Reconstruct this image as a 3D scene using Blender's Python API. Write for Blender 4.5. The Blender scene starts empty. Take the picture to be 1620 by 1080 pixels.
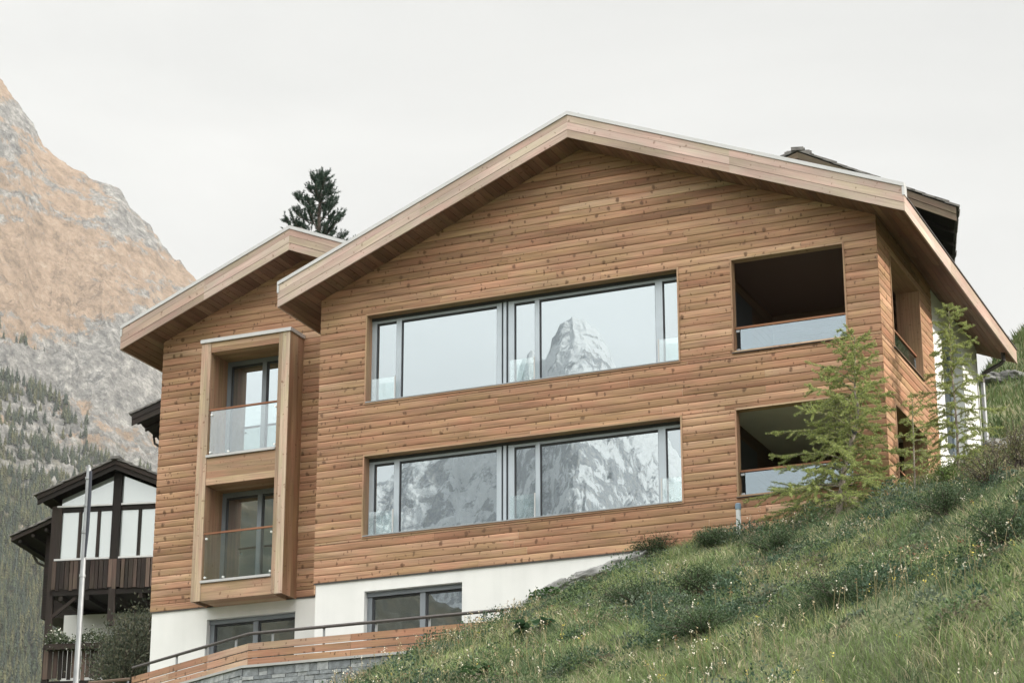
import bpy, math, random
import numpy as np
from mathutils import Vector, Matrix
random.seed(7); RG = np.random.default_rng(11)
S = bpy.context.scene
COL = S.collection
R = math.radians

# ------------------------------------------------------------------ camera
CAM = Vector((20.658, -37.711, -9.816)); YAW, PITCH, FPX = 23.702, 18.903, 3646.9
cd = bpy.data.cameras.new('camera'); cam = bpy.data.objects.new('camera', cd); COL.objects.link(cam)
cam.location = CAM; cam.rotation_euler = (R(90 + PITCH), R(0), R(YAW))
cd.sensor_width = 36; cd.lens = FPX / 1620 * 36; cd.clip_start = .5; cd.clip_end = 30000
S.camera = cam
_y, _t = R(YAW), R(PITCH)
FW = np.array([-math.sin(_y)*math.cos(_t), math.cos(_y)*math.cos(_t), math.sin(_t)])
RT = np.array([math.cos(_y), math.sin(_y), 0.]); UP = np.cross(RT, FW)
CN = np.array(CAM)
def ray(u, v): return FW + RT*((u-810)/FPX) + UP*((540-v)/FPX)
def az_el(u, v):
    d = ray(u, v); return math.atan2(-d[0], d[1]), math.atan2(d[2], math.hypot(d[0], d[1]))
def project(P):
    d = np.asarray(P) - CN; z = d@FW
    return 810 + FPX*(d@RT)/z, 540 - FPX*(d@UP)/z
def at_dist(u, v, D):
    d = ray(u, v); return CN + d*D/math.hypot(d[0], d[1])

# ------------------------------------------------------------------ noise
def hash2(i, j, s=0):
    n = (i.astype(np.int64)*374761393 + j.astype(np.int64)*668265263 + s*974634777) & 0x7fffffff
    n = ((n ^ (n >> 13))*1274126177) & 0x7fffffff
    return ((n ^ (n >> 16)) & 0xffff)/65535.0
def vnoise(x, y, s=0):
    x = np.asarray(x, float); y = np.asarray(y, float)
    i = np.floor(x); j = np.floor(y); f = x-i; g = y-j
    f = f*f*(3-2*f); g = g*g*(3-2*g)
    a = hash2(i, j, s); b = hash2(i+1, j, s); c = hash2(i, j+1, s); d = hash2(i+1, j+1, s)
    return (a*(1-f)+b*f)*(1-g) + (c*(1-f)+d*f)*g
def fbm(x, y, o=5, s=0, gain=.5, ridge=False):
    t = 0; a = 1; n = 0
    for k in range(o):
        v = vnoise(x*2**k + 17.3*k, y*2**k - 9.1*k, s+k)
        if ridge: v = 1-np.abs(2*v-1)
        t = t + a*v; n += a; a *= gain
    return t/n
def sstep(a, b, x):
    t = np.clip((np.asarray(x, float)-a)/(b-a), 0, 1); return t*t*(3-2*t)

# ------------------------------------------------------------------ materials
def newmat(name):
    m = bpy.data.materials.new(name); m.use_nodes = True
    nt = m.node_tree; nt.nodes.clear()
    out = nt.nodes.new('ShaderNodeOutputMaterial')
    return m, nt, out
def N(nt, typ, **kw):
    n = nt.nodes.new('ShaderNode'+typ)
    for k, v in kw.items():
        if hasattr(n, k): setattr(n, k, v)
        else: n.inputs[k.replace('_', ' ')].default_value = v
    return n
def L(nt, a, ao, b, bi): nt.links.new(a.outputs[ao], b.inputs[bi])
def ramp(nt, stops, interp='LINEAR'):
    n = nt.nodes.new('ShaderNodeValToRGB'); cr = n.color_ramp; cr.interpolation = interp
    while len(cr.elements) < len(stops): cr.elements.new(.5)
    for e, (p, c) in zip(cr.elements, stops):
        e.position = p; e.color = (*c, 1) if len(c) == 3 else c
    return n
def mixc(nt, blend='MIX', fac=.5):
    n = nt.nodes.new('ShaderNodeMix'); n.data_type = 'RGBA'; n.blend_type = blend; n.inputs[0].default_value = fac
    return n   # inputs 0 fac, 6 A, 7 B ; output 2
def math_(nt, op, a=None, b=None):
    n = nt.nodes.new('ShaderNodeMath'); n.operation = op
    if a is not None: n.inputs[0].default_value = a
    if b is not None: n.inputs[1].default_value = b
    return n

def wood_mat(name, cols, knot=(.085, .042, .022), knots=True, grain=.45, ku=1.9, kv=6.9, rough=.65, kth=.05):
    """planed softwood: a tint per board (attribute rnd), long grain, scattered knots, all in board space (UV in metres)"""
    m, nt, out = newmat(name)
    p = N(nt, 'BsdfPrincipled', Roughness=rough); p.inputs['Specular IOR Level'].default_value = .25
    uv = N(nt, 'UVMap'); uv.uv_map = 'UVMap'
    at = N(nt, 'Attribute'); at.attribute_name = 'rnd'
    cr = ramp(nt, [(i/(len(cols)-1), c) for i, c in enumerate(cols)])
    # blend tint of the board with a slow change along it
    mp = N(nt, 'Mapping'); mp.inputs['Scale'].default_value = (.7, 5, 1); L(nt, uv, 0, mp, 0)
    n1 = N(nt, 'TexNoise', Scale=1.0, Detail=3.0); L(nt, mp, 0, n1, 'Vector')
    ad = math_(nt, 'MULTIPLY_ADD'); ad.inputs[1].default_value = .55; L(nt, n1, 'Fac', ad, 0)
    sb = math_(nt, 'SUBTRACT', b=.27); L(nt, at, 'Fac', sb, 0); L(nt, sb, 0, ad, 2)
    L(nt, ad, 0, cr, 0)
    # grain
    mg = N(nt, 'Mapping'); mg.inputs['Scale'].default_value = (1.1, 42, 1); L(nt, uv, 0, mg, 0)
    ng = N(nt, 'TexNoise', Scale=1.0, Detail=5.0, Distortion=.6); L(nt, mg, 0, ng, 'Vector')
    rg = ramp(nt, [(.25, (1-grain,)*3), (.7, (1+grain*.3,)*3)]); L(nt, ng, 'Fac', rg, 0)
    mx = mixc(nt, 'MULTIPLY', 1.0); L(nt, cr, 0, mx, 6); L(nt, rg, 0, mx, 7)
    last = mx
    # worn pale stretches
    mw = N(nt, 'Mapping'); mw.inputs['Scale'].default_value = (.45, 2.2, 1); L(nt, uv, 0, mw, 0)
    nw = N(nt, 'TexNoise', Scale=1.0, Detail=4.0); L(nt, mw, 0, nw, 'Vector')
    rw = ramp(nt, [(.35, (.78,)*3), (.68, (1.16,)*3)]); L(nt, nw, 'Fac', rw, 0)
    m3 = mixc(nt, 'MULTIPLY', 1.0); L(nt, last, 2, m3, 6); L(nt, rw, 0, m3, 7); last = m3
    if knots:
        for (su, sv, th, gate) in ((5.6, 4.2, kth*4.2, .60), (13., 7.5, kth*4.6, .62)):
            mk = N(nt, 'Mapping'); mk.inputs['Scale'].default_value = (su, sv, 1); mk.inputs['Location'].default_value = (su, .3, 0)
            nd = N(nt, 'TexNoise', Scale=16.0, Detail=4.0); L(nt, uv, 0, nd, 'Vector')
            vm = N(nt, 'VectorMath'); vm.operation = 'MULTIPLY_ADD'; vm.inputs[1].default_value = (.07, .09, 0)
            L(nt, nd, 'Color', vm, 0); L(nt, uv, 0, vm, 2)
            L(nt, vm, 0, mk, 0)
            vo = N(nt, 'TexVoronoi'); vo.voronoi_dimensions = '2D'; vo.inputs['Scale'].default_value = 1; L(nt, mk, 0, vo, 'Vector')
            # only some cells hold a knot, and each has its own size
            sp = N(nt, 'SeparateColor'); L(nt, vo, 'Color', sp, 0)
            rr = N(nt, 'MapRange'); rr.inputs['From Min'].default_value = gate; rr.inputs['From Max'].default_value = 1.; rr.inputs['To Min'].default_value = -.1; rr.inputs['To Max'].default_value = th; rr.clamp = False; L(nt, sp, 0, rr, 0)
            df = math_(nt, 'SUBTRACT'); L(nt, rr, 0, df, 0); L(nt, vo, 'Distance', df, 1)
            sm = N(nt, 'MapRange'); sm.inputs['From Min'].default_value = -.07; sm.inputs['From Max'].default_value = .06; L(nt, df, 0, sm, 0)
            pw = math_(nt, 'MULTIPLY', b=.8); L(nt, sm, 0, pw, 0)
            mm = mixc(nt); L(nt, pw, 0, mm, 0); L(nt, last, 2, mm, 6); mm.inputs[7].default_value = (*knot, 1); last = mm
    mh = N(nt, 'Mapping'); mh.inputs['Scale'].default_value = (1.1, 3., 1); mh.inputs['Location'].default_value = (7, 3, 0); L(nt, uv, 0, mh, 0)
    nh = N(nt, 'TexNoise', Scale=1.0, Detail=3.0); L(nt, mh, 0, nh, 'Vector')
    rh = ramp(nt, [(.36, (1.05, .95, .97)), (.5, (1, 1, 1)), (.64, (.96, 1.02, .93))]); L(nt, nh, 'Fac', rh, 0)
    mh2 = mixc(nt, 'MULTIPLY', 1.); L(nt, last, 2, mh2, 6); L(nt, rh, 0, mh2, 7); last = mh2
    L(nt, last, 2, p, 'Base Color')
    bp = N(nt, 'Bump', Strength=.25, Distance=.004); L(nt, ng, 'Fac', bp, 'Height'); L(nt, bp, 0, p, 'Normal')
    L(nt, p, 0, out, 0)
    return m

def plain_mat(name, col, rough=.6, metal=0., var=.12, scale=3., bump=.0, spec=.4, detail=5):
    m, nt, out = newmat(name)
    p = N(nt, 'BsdfPrincipled', Roughness=rough, Metallic=metal); p.inputs['Specular IOR Level'].default_value = spec
    tc = N(nt, 'TexCoord'); n1 = N(nt, 'TexNoise', Scale=scale, Detail=float(detail)); L(nt, tc, 'Object', n1, 'Vector')
    a = tuple(c*(1-var) for c in col); b = tuple(min(1, c*(1+var)) for c in col)
    cr = ramp(nt, [(.3, a), (.7, b)]); L(nt, n1, 'Fac', cr, 0); L(nt, cr, 0, p, 'Base Color')
    if bump:
        n2 = N(nt, 'TexNoise', Scale=scale*12, Detail=6.); L(nt, tc, 'Object', n2, 'Vector')
        bp = N(nt, 'Bump', Strength=bump, Distance=.01); L(nt, n2, 'Fac', bp, 'Height'); L(nt, bp, 0, p, 'Normal')
    L(nt, p, 0, out, 0); return m

def mirror_glass(name, fac, tint=(.83, .925, .97), inside=(.02, .024, .03), wave=.0):
    """coated window glass: a strong reflection over a dark room"""
    m, nt, out = newmat(name)
    d = N(nt, 'BsdfDiffuse'); d.inputs[0].default_value = (*inside, 1)
    g = N(nt, 'BsdfGlossy'); g.inputs['Color'].default_value = (*tint, 1); g.inputs['Roughness'].default_value = 0
    mx = N(nt, 'MixShader'); mx.inputs[0].default_value = fac
    L(nt, d, 0, mx, 1); L(nt, g, 0, mx, 2); L(nt, mx, 0, out, 0)
    if wave:
        tc = N(nt, 'TexCoord'); n1 = N(nt, 'TexNoise', Scale=1.3, Detail=2.); L(nt, tc, 'Object', n1, 'Vector')
        bp = N(nt, 'Bump', Strength=1., Distance=wave); L(nt, n1, 'Fac', bp, 'Height'); L(nt, bp, 0, g, 'Normal')
    return m
def clear_glass(name, fac, tint=(.8, .9, .9), refl=(.9, .95, 1)):
    m, nt, out = newmat(name)
    t = N(nt, 'BsdfTransparent'); t.inputs[0].default_value = (*tint, 1)
    g = N(nt, 'BsdfGlossy'); g.inputs['Color'].default_value = (*refl, 1); g.inputs['Roughness'].default_value = .0
    mx = N(nt, 'MixShader'); mx.inputs[0].default_value = fac
    L(nt, t, 0, mx, 1); L(nt, g, 0, mx, 2); L(nt, mx, 0, out, 0); return m

def leaf_mat(name, trans=.35, rough=.6):
    """small leaves and blades: colour per face from the attribute tint (a colour)"""
    m, nt, out = newmat(name)
    at = N(nt, 'Attribute'); at.attribute_name = 'tint'
    d = N(nt, 'BsdfPrincipled', Roughness=rough); d.inputs['Specular IOR Level'].default_value = .2
    t = N(nt, 'BsdfTranslucent'); L(nt, at, 'Color', d, 'Base Color'); L(nt, at, 'Color', t, 0)
    mx = N(nt, 'MixShader'); mx.inputs[0].default_value = trans
    L(nt, d, 0, mx, 1); L(nt, t, 0, mx, 2); L(nt, mx, 0, out, 0); return m

M = {}
M['clad'] = wood_mat('larch_cladding', [(.215, .113, .065), (.30, .166, .096), (.36, .208, .124), (.42, .257, .160), (.55, .374, .253)])
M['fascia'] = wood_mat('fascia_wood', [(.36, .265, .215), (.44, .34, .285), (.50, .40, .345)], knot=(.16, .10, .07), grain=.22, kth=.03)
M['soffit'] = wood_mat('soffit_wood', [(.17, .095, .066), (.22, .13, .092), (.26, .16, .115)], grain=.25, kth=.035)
M['bay'] = wood_mat('bay_timber', [(.28, .168, .102), (.36, .228, .142), (.45, .31, .21)], knot=(.15, .08, .045), grain=.35, kth=.03)
M['post'] = wood_mat('bay_post_timber', [(.34, .24, .165), (.44, .33, .24), (.54, .425, .325)], knot=(.18, .10, .06), grain=.32, kth=.035)
M['trim'] = wood_mat('trim_wood', [(.26, .16, .10), (.34, .21, .13), (.40, .26, .17)], grain=.3, knots=False)
M['rail'] = wood_mat('handrail_wood', [(.22, .10, .055), (.28, .13, .07)], grain=.3, knots=False)
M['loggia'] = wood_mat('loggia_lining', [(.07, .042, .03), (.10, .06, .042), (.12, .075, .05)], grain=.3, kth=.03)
M['terr'] = wood_mat('terrace_boards', [(.30, .165, .10), (.38, .22, .14), (.42, .29, .21)], grain=.3, kth=.045)
M['old'] = wood_mat('old_dark_timber', [(.010, .008, .0075), (.020, .015, .013), (.034, .025, .021)], grain=.5, knots=False, rough=.8)
M['oldslat'] = wood_mat('old_slats', [(.014, .011, .010), (.036, .026, .022), (.12, .085, .068)], grain=.5, knots=False, rough=.8)
M['oldfascia'] = wood_mat('old_fascia', [(.10, .075, .055), (.17, .13, .095), (.22, .17, .13)], grain=.4, knots=False, rough=.8)
M['plaster'] = plain_mat('white_plaster', (.62, .625, .615), rough=.9, var=.05, scale=.8, bump=.12)
def plaster_mat():
    m, nt, out = newmat('white_plaster'); p = N(nt, 'BsdfPrincipled', Roughness=.92); tc = N(nt, 'TexCoord')
    mp = N(nt, 'Mapping'); mp.inputs['Scale'].default_value = (2.6, 2.6, .35); L(nt, tc, 'Object', mp, 0); n1 = N(nt, 'TexNoise', Scale=1., Detail=7.); L(nt, mp, 0, n1, 'Vector')
    n0 = N(nt, 'TexNoise', Scale=.9, Detail=5.); L(nt, tc, 'Object', n0, 'Vector')
    cr = ramp(nt, [(.32, (.605, .61, .60)), (.55, (.64, .643, .632)), (.75, (.66, .66, .65))]); L(nt, n1, 'Fac', cr, 0)
    c0 = ramp(nt, [(.35, (.93,)*3), (.65, (1.02,)*3)]); L(nt, n0, 'Fac', c0, 0); mx = mixc(nt, 'MULTIPLY', 1.); L(nt, cr, 0, mx, 6); L(nt, c0, 0, mx, 7); L(nt, mx, 2, p, 'Base Color')
    n2 = N(nt, 'TexNoise', Scale=40., Detail=5.); L(nt, tc, 'Object', n2, 'Vector'); bp = N(nt, 'Bump', Strength=.2, Distance=.006); L(nt, n2, 'Fac', bp, 'Height'); L(nt, bp, 0, p, 'Normal')
    L(nt, p, 0, out, 0); return m
M['plaster'] = plaster_mat()
M['ceiling'] = plain_mat('grey_ceiling', (.68, .66, .64), rough=.9, var=.05)
M['alu_dark'] = plain_mat('grey_window_frame', (.17, .19, .21), rough=.45, metal=.2, var=.06)
M['alu'] = plain_mat('window_aluminium', (.36, .405, .45), rough=.4, metal=.25, var=.05)
M['gasket'] = plain_mat('dark_gasket', (.03, .032, .036), rough=.6, var=.1)
M['flash'] = plain_mat('pale_metal_edge', (.42, .42, .42), rough=.4, metal=.2, var=.05, scale=2)
M['steel'] = plain_mat('galvanised_steel', (.27, .28, .29), rough=.45, metal=.6, var=.12, scale=6)
M['darkmetal'] = plain_mat('dark_metal', (.07, .062, .06), rough=.5, metal=.3, var=.15)
M['clip'] = plain_mat('glass_clip', (.75, .75, .74), rough=.3, metal=.5, var=.05)
M['glass'] = mirror_glass('coated_window_glass', .43, wave=.0004)
M['glass_dim'] = mirror_glass('dim_window_glass', .36, inside=(.018, .02, .022), wave=.001)
M['glass_bay'] = mirror_glass('bay_window_glass', .5, inside=(.015, .018, .022), wave=.0008)
M['balu'] = clear_glass('balustrade_glass', .16, tint=(.90, .945, .935))
M['balu_l'] = clear_glass('loggia_balustrade_glass', .2, tint=(.7, .78, .80), refl=(.82, .92, 1))
M['blind'] = plain_mat('pale_blind', (.72, .74, .72), rough=.35, var=.04, scale=.8, spec=.6)
M['blindpane'] = mirror_glass('blind_pane', .3, tint=(.9, .95, .96), inside=(.26, .28, .27))
M['roof'] = plain_mat('grey_roof_sheet', (.12, .12, .125), rough=.6, var=.15)
M['slate'] = plain_mat('stone_slates', (.13, .125, .12), rough=.85, var=.45, scale=5, bump=.5)
M['rock'] = plain_mat('grey_rock', (.27, .27, .265), rough=.9, var=.35, scale=5, bump=.9, detail=10)
M['hillrock'] = plain_mat('hillside_stone', (.13, .13, .125), rough=.95, var=.4, scale=4, bump=.9, detail=10)
M['concrete'] = plain_mat('concrete', (.34, .34, .335), rough=.9, var=.1)
M['bark'] = plain_mat('bark', (.20, .17, .145), rough=.9, var=.4, scale=25, bump=.5)
M['darkbark'] = plain_mat('dark_bark', (.06, .048, .04), rough=.9, var=.3, scale=15)
M['leaf'] = leaf_mat('foliage', .3)
M['blade'] = leaf_mat('grass_blades', .35)
M['needle'] = leaf_mat('needles', .25); M['larch'] = leaf_mat('larch_needles', .45)
M['cap'] = plain_mat('blue_grey_cap', (.13, .19, .25), rough=.6, var=.1)
M['pipe'] = plain_mat('pale_grey_pipe', (.45, .47, .48), rough=.6, var=.1)
M['flag'] = plain_mat('dark_cloth', (.03, .034, .045), rough=.9, var=.2)

def stone_mat():
    m, nt, out = newmat('dressed_stone')
    p = N(nt, 'BsdfPrincipled', Roughness=.85); at = N(nt, 'Attribute'); at.attribute_name = 'rnd'
    cr = ramp(nt, [(0, (.14, .155, .168)), (.5, (.23, .248, .26)), (1, (.34, .355, .36))]); L(nt, at, 'Fac', cr, 0)
    tc = N(nt, 'TexCoord'); n1 = N(nt, 'TexNoise', Scale=9., Detail=8.); L(nt, tc, 'Object', n1, 'Vector')
    r1 = ramp(nt, [(.3, (.6,)*3), (.7, (1.25,)*3)]); L(nt, n1, 'Fac', r1, 0)
    mx = mixc(nt, 'MULTIPLY', 1.); L(nt, cr, 0, mx, 6); L(nt, r1, 0, mx, 7); L(nt, mx, 2, p, 'Base Color')
    n2 = N(nt, 'TexNoise', Scale=22., Detail=8.); L(nt, tc, 'Object', n2, 'Vector')
    bp = N(nt, 'Bump', Strength=.7, Distance=.02); L(nt, n2, 'Fac', bp, 'Height'); L(nt, bp, 0, p, 'Normal')
    L(nt, p, 0, out, 0); return m
M['stone'] = stone_mat()

# ------------------------------------------------------------------ mesh helpers
class MB:
    def __init__(s): s.v = []; s.f = []; s.uv = []; s.r = []
    def face(s, pts, uvs=None, rnd=.5):
        b = len(s.v); s.v.extend(tuple(p) for p in pts); s.f.append(tuple(range(b, b+len(pts))))
        s.uv.extend(uvs if uvs is not None else [(0, 0)]*len(pts)); s.r.append(rnd)
    def obox(s, o, X, Y, Z, rnd=None, grain=None, skip=''):
        """box from corner o along the three edge vectors; the grain runs along the longest edge"""
        o, X, Y, Z = Vector(o), Vector(X), Vector(Y), Vector(Z)
        rnd = random.random() if rnd is None else rnd
        ax = [X, Y, Z]
        g = max(range(3), key=lambda i: ax[i].length) if grain is None else grain
        ou, ov = random.random()*60, random.random()*60
        if X.cross(Y).dot(Z) < 0: ax[0], ax[1] = ax[1], ax[0]; g = {0: 1, 1: 0, 2: 2}[g]
        X, Y, Z = ax
        for n, (a, b) in ((2, (0, 1)), (0, (1, 2)), (1, (2, 0))):
            A, B = ax[a], ax[b]
            for side in (0, 1):
                base = o + ax[n]*side
                q = [base, base+A, base+A+B, base+B]; st = [(0, 0), (A.length, 0), (A.length, B.length), (0, B.length)]
                if not side: q = [q[0], q[3], q[2], q[1]]; st = [st[0], st[3], st[2], st[1]]
                if b == g: st = [(t, w) for w, t in st]
                s.face(q, [(w+ou, t+ov) for w, t in st], rnd)
    def box(s, x0, x1, y0, y1, z0, z1, rnd=None, grain=None):
        s.obox((x0, y0, z0), (x1-x0, 0, 0), (0, y1-y0, 0), (0, 0, z1-z0), rnd, grain)
    def board(s, o, U, Vv, n, rnd=None, prof=None):
        """profiled board: starts at o, runs along U, as wide as Vv, bulging along n"""
        o, U, Vv, n = Vector(o), Vector(U), Vector(Vv), Vector(n)
        rnd = random.random() if rnd is None else rnd
        prof = prof or PROF
        ou, ov = random.random()*80, random.random()*80; ul = U.length; vl = Vv.length
        pr = [(o + Vv*t + n*h, t*vl) for t, h in prof]
        for (a, ta), (b, tb) in zip(pr, pr[1:]):
            s.face([a, a+U, b+U, b], [(ou, ov+ta), (ou+ul, ov+ta), (ou+ul, ov+tb), (ou, ov+tb)], rnd)
    def tube(s, pts, rad, n=8, rnd=.5, caps=True):
        pts = [Vector(p) for p in pts]
        if not hasattr(rad, '__len__'): rad = [rad]*len(pts)
        rings = []; acc = 0; b0 = len(s.v); d = None
        for i, p in enumerate(pts):
            d = (pts[min(i+1, len(pts)-1)] - pts[max(i-1, 0)]).normalized()
            a = d.orthogonal().normalized() if i == 0 else (a - d*a.dot(d)).normalized()
            c = d.cross(a)
            rings.append([p + (a*math.cos(2*math.pi*k/n) + c*math.sin(2*math.pi*k/n))*rad[i] for k in range(n)])
        for i in range(len(pts)-1):
            l = (pts[i+1]-pts[i]).length
            for k in range(n):
                q = [rings[i][k], rings[i][(k+1) % n], rings[i+1][(k+1) % n], rings[i+1][k]]
                w = 2*math.pi*rad[i]/n
                s.face(q, [(acc, k*w), (acc, k*w+w), (acc+l, k*w+w), (acc+l, k*w)], rnd)
            acc += l
        if caps:
            s.face(rings[0][::-1], None, rnd); s.face(rings[-1], None, rnd)
    def prism(s, poly, d, rnd=None):
        """closed prism: planar polygon pushed along d"""
        rnd = random.random() if rnd is None else rnd; d = Vector(d); P = [Vector(p) for p in poly]; Q = [p+d for p in P]
        X = (P[1]-P[0]).normalized(); nn = X.cross(P[2]-P[0]).normalized(); Y = nn.cross(X); o = random.random()*50
        uvs = lambda ps: [(o+(p-P[0]).dot(X), o+(p-P[0]).dot(Y)) for p in ps]
        flip = nn.dot(d) > 0
        s.face(P[::-1] if flip else P, uvs(P[::-1] if flip else P), rnd); s.face(Q if flip else Q[::-1], uvs(Q if flip else Q[::-1]), rnd)
        for i in range(len(P)):
            j = (i+1) % len(P); l = (P[j]-P[i]).length; w = d.length
            q = [P[i], P[j], Q[j], Q[i]] if flip else [P[j], P[i], Q[i], Q[j]]
            s.face(q, [(o, o), (o+l, o), (o+l, o+w), (o, o+w)], rnd)
    def build(s, name, mat, parent=None, local=False, smooth=False):
        off = Vector((0, 0, 0))
        if parent is not None and not local:
            p = parent
            while p is not None: off += p.location; p = p.parent
        me = bpy.data.meshes.new(name)
        me.from_pydata([tuple(Vector(v)-off) for v in s.v], [], s.f)
        ul = me.uv_layers.new(name='UVMap'); ul.data.foreach_set('uv', np.array(s.uv, np.float32).ravel())
        at = me.attributes.new('rnd', 'FLOAT', 'FACE'); at.data.foreach_set('value', np.array(s.r, np.float32))
        me.materials.append(mat)
        if smooth: me.polygons.foreach_set('use_smooth', [True]*len(me.polygons))
        me.update()
        o = bpy.data.objects.new(name, me); COL.objects.link(o); o.parent = parent
        return o
PITCHB = .1463
PROF = [(0, -.006), (.05, .009), (.2, .0135), (.5, .0165), (.8, .0145), (.95, .009), (1, -.006)]
FLAT = [(0, .0), (.03, .006), (.97, .006), (1, .0)]

def np_mesh(name, verts, faces, mat, tint=None, parent=None, smooth=False, extra=None):
    me = bpy.data.meshes.new(name); k = faces.shape[1]
    me.vertices.add(len(verts)); me.vertices.foreach_set('co', np.asarray(verts, np.float32).ravel())
    me.loops.add(faces.size); me.loops.foreach_set('vertex_index', faces.astype(np.int32).ravel())
    me.polygons.add(len(faces)); me.polygons.foreach_set('loop_start', np.arange(0, faces.size, k, dtype=np.int32))
    if smooth: me.polygons.foreach_set('use_smooth', np.ones(len(faces), bool))
    me.update(calc_edges=True)
    if tint is not None:
        a = me.attributes.new('tint', 'FLOAT_COLOR', 'FACE' if len(tint) == len(faces) else 'POINT')
        a.data.foreach_set('color', np.c_[tint, np.ones(len(tint))].astype(np.float32).ravel())
    for nm, val in (extra or {}).items():
        a = me.attributes.new(nm, 'FLOAT', 'POINT'); a.data.foreach_set('value', np.asarray(val, np.float32))
    me.materials.append(mat)
    o = bpy.data.objects.new(name, me); COL.objects.link(o); o.parent = parent
    return o
def tag(o, label=None, cat=None, group=None, kind=None):
    for k, v in (('label', label), ('category', cat), ('group', group), ('kind', kind)):
        if v: o[k] = v
    return o
def thing(name, label, cat, loc, rz=0, group=None):
    o = bpy.data.objects.new(name, None); COL.objects.link(o); o.location = loc; o.rotation_euler = (0, 0, rz)
    o.empty_display_size = .3
    return tag(o, label, cat, group)

# ------------------------------------------------------------------ world, sun
SUNV = Vector((.83, .10, .55)).normalized()
def world():
    w = bpy.data.worlds.new('World'); S.world = w; w.use_nodes = True; nt = w.node_tree; nt.nodes.clear()
    out = nt.nodes.new('ShaderNodeOutputWorld')
    sk = nt.nodes.new('ShaderNodeTexSky'); sk.sky_type = 'NISHITA'; sk.sun_disc = False
    sk.sun_elevation = math.asin(SUNV.z); sk.sun_rotation = math.atan2(SUNV.x, SUNV.y); sk.altitude = 1600
    b1 = nt.nodes.new('ShaderNodeBackground'); b1.inputs[1].default_value = .07; L(nt, sk, 0, b1, 0)
    # high thin overcast, brighter overhead, with slow soft streaks
    tc = nt.nodes.new('ShaderNodeTexCoord')
    mp = N(nt, 'Mapping'); mp.inputs['Scale'].default_value = (2.2, 2.2, 6.); L(nt, tc, 'Generated', mp, 0)
    ns = N(nt, 'TexNoise', Scale=1.6, Detail=5., Distortion=.5); L(nt, mp, 0, ns, 'Vector')
    cr = ramp(nt, [(.3, (.475, .472, .453)), (.5, (.530, .525, .502)), (.7, (.585, .578, .552))]); L(nt, ns, 'Fac', cr, 0)
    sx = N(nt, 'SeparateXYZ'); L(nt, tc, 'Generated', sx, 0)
    # extra sky strength added overhead and behind the camera, to light the facade
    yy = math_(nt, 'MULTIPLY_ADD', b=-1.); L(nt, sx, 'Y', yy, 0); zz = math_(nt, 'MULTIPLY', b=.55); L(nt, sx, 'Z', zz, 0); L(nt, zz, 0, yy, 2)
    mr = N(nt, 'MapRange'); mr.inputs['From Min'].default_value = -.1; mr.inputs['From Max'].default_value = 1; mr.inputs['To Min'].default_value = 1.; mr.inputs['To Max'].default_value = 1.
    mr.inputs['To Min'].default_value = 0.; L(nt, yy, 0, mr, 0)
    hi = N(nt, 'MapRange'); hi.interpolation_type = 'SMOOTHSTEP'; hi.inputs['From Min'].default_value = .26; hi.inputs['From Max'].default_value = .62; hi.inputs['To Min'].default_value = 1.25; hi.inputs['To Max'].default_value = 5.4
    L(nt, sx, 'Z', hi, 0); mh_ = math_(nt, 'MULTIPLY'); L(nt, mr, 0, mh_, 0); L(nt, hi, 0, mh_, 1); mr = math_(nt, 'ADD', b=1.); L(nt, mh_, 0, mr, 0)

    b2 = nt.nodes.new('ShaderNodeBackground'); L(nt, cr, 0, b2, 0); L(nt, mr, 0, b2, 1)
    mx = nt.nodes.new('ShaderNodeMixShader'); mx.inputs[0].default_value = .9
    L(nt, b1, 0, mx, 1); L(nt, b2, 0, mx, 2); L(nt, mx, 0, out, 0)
    ld = bpy.data.lights.new('sun', 'SUN'); ld.energy = 5.; ld.angle = R(3.5); ld.color = (1, .93, .83)
    o = bpy.data.objects.new('sun', ld); COL.objects.link(o); o.location = (40, 5, 40)
    o.rotation_euler = SUNV.to_track_quat('Z', 'Y').to_euler()
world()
S.view_settings.view_transform = 'Standard'; S.view_settings.look = 'None'; S.view_settings.exposure = .62; S.view_settings.gamma = 1
S.cycles.max_bounces = 8; S.cycles.transparent_max_bounces = 12
S.cycles.use_adaptive_sampling = True

# ------------------------------------------------------------------ ground
FX = [-40, -8, 0, 1.5, 2.6, 3.6, 4.7, 6.0, 6.7, 8.4, 10, 11.2, 13, 16, 25, 60]
FZ = [-6.5, -5.2, -4.2, -3.2, -2.05, -1.2, -.62, -.30, -.16, .10, .30, .40, .75, 1.5, 3.5, 8]
def ground_z(x, y):
    x = np.asarray(x, float); y = np.asarray(y, float)
    fz = np.interp(x, FX, FZ)
    fz = (fz + np.interp(x-.35, FX, FZ) + np.interp(x+.35, FX, FZ))/3
    # towards the road below, and up the hill behind
    dn = np.where(y < 0, -.40*np.minimum(-y, 26), 0)
    up = np.where(y > 0, .36*np.clip(y, 0, 9) + .50*np.clip(y-9, 0, 30) + .35*np.clip(y-39, 0, 120), 0)
    hill = sstep(5, 9, x)*1.0
    up = up*hill + (1-hill)*(.22*np.clip(y-8, 0, 150))
    z = fz + dn + up
    z = z + .24*(fbm(x*.6, y*.6, 3, 5)-.5)*2*np.where((x > 1) & (y < 4), 1, .6) + .04*(fbm(x*2.1, y*2.1, 3, 9)-.5)*2
    z = z + sstep(10, 40, y)*1.2*(fbm(x*.12, y*.12, 3, 4)-.5)
    k = sstep(-14, -30, y); z = z*(1-k) - 11.5*k
    return np.maximum(z, -11.5)
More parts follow.
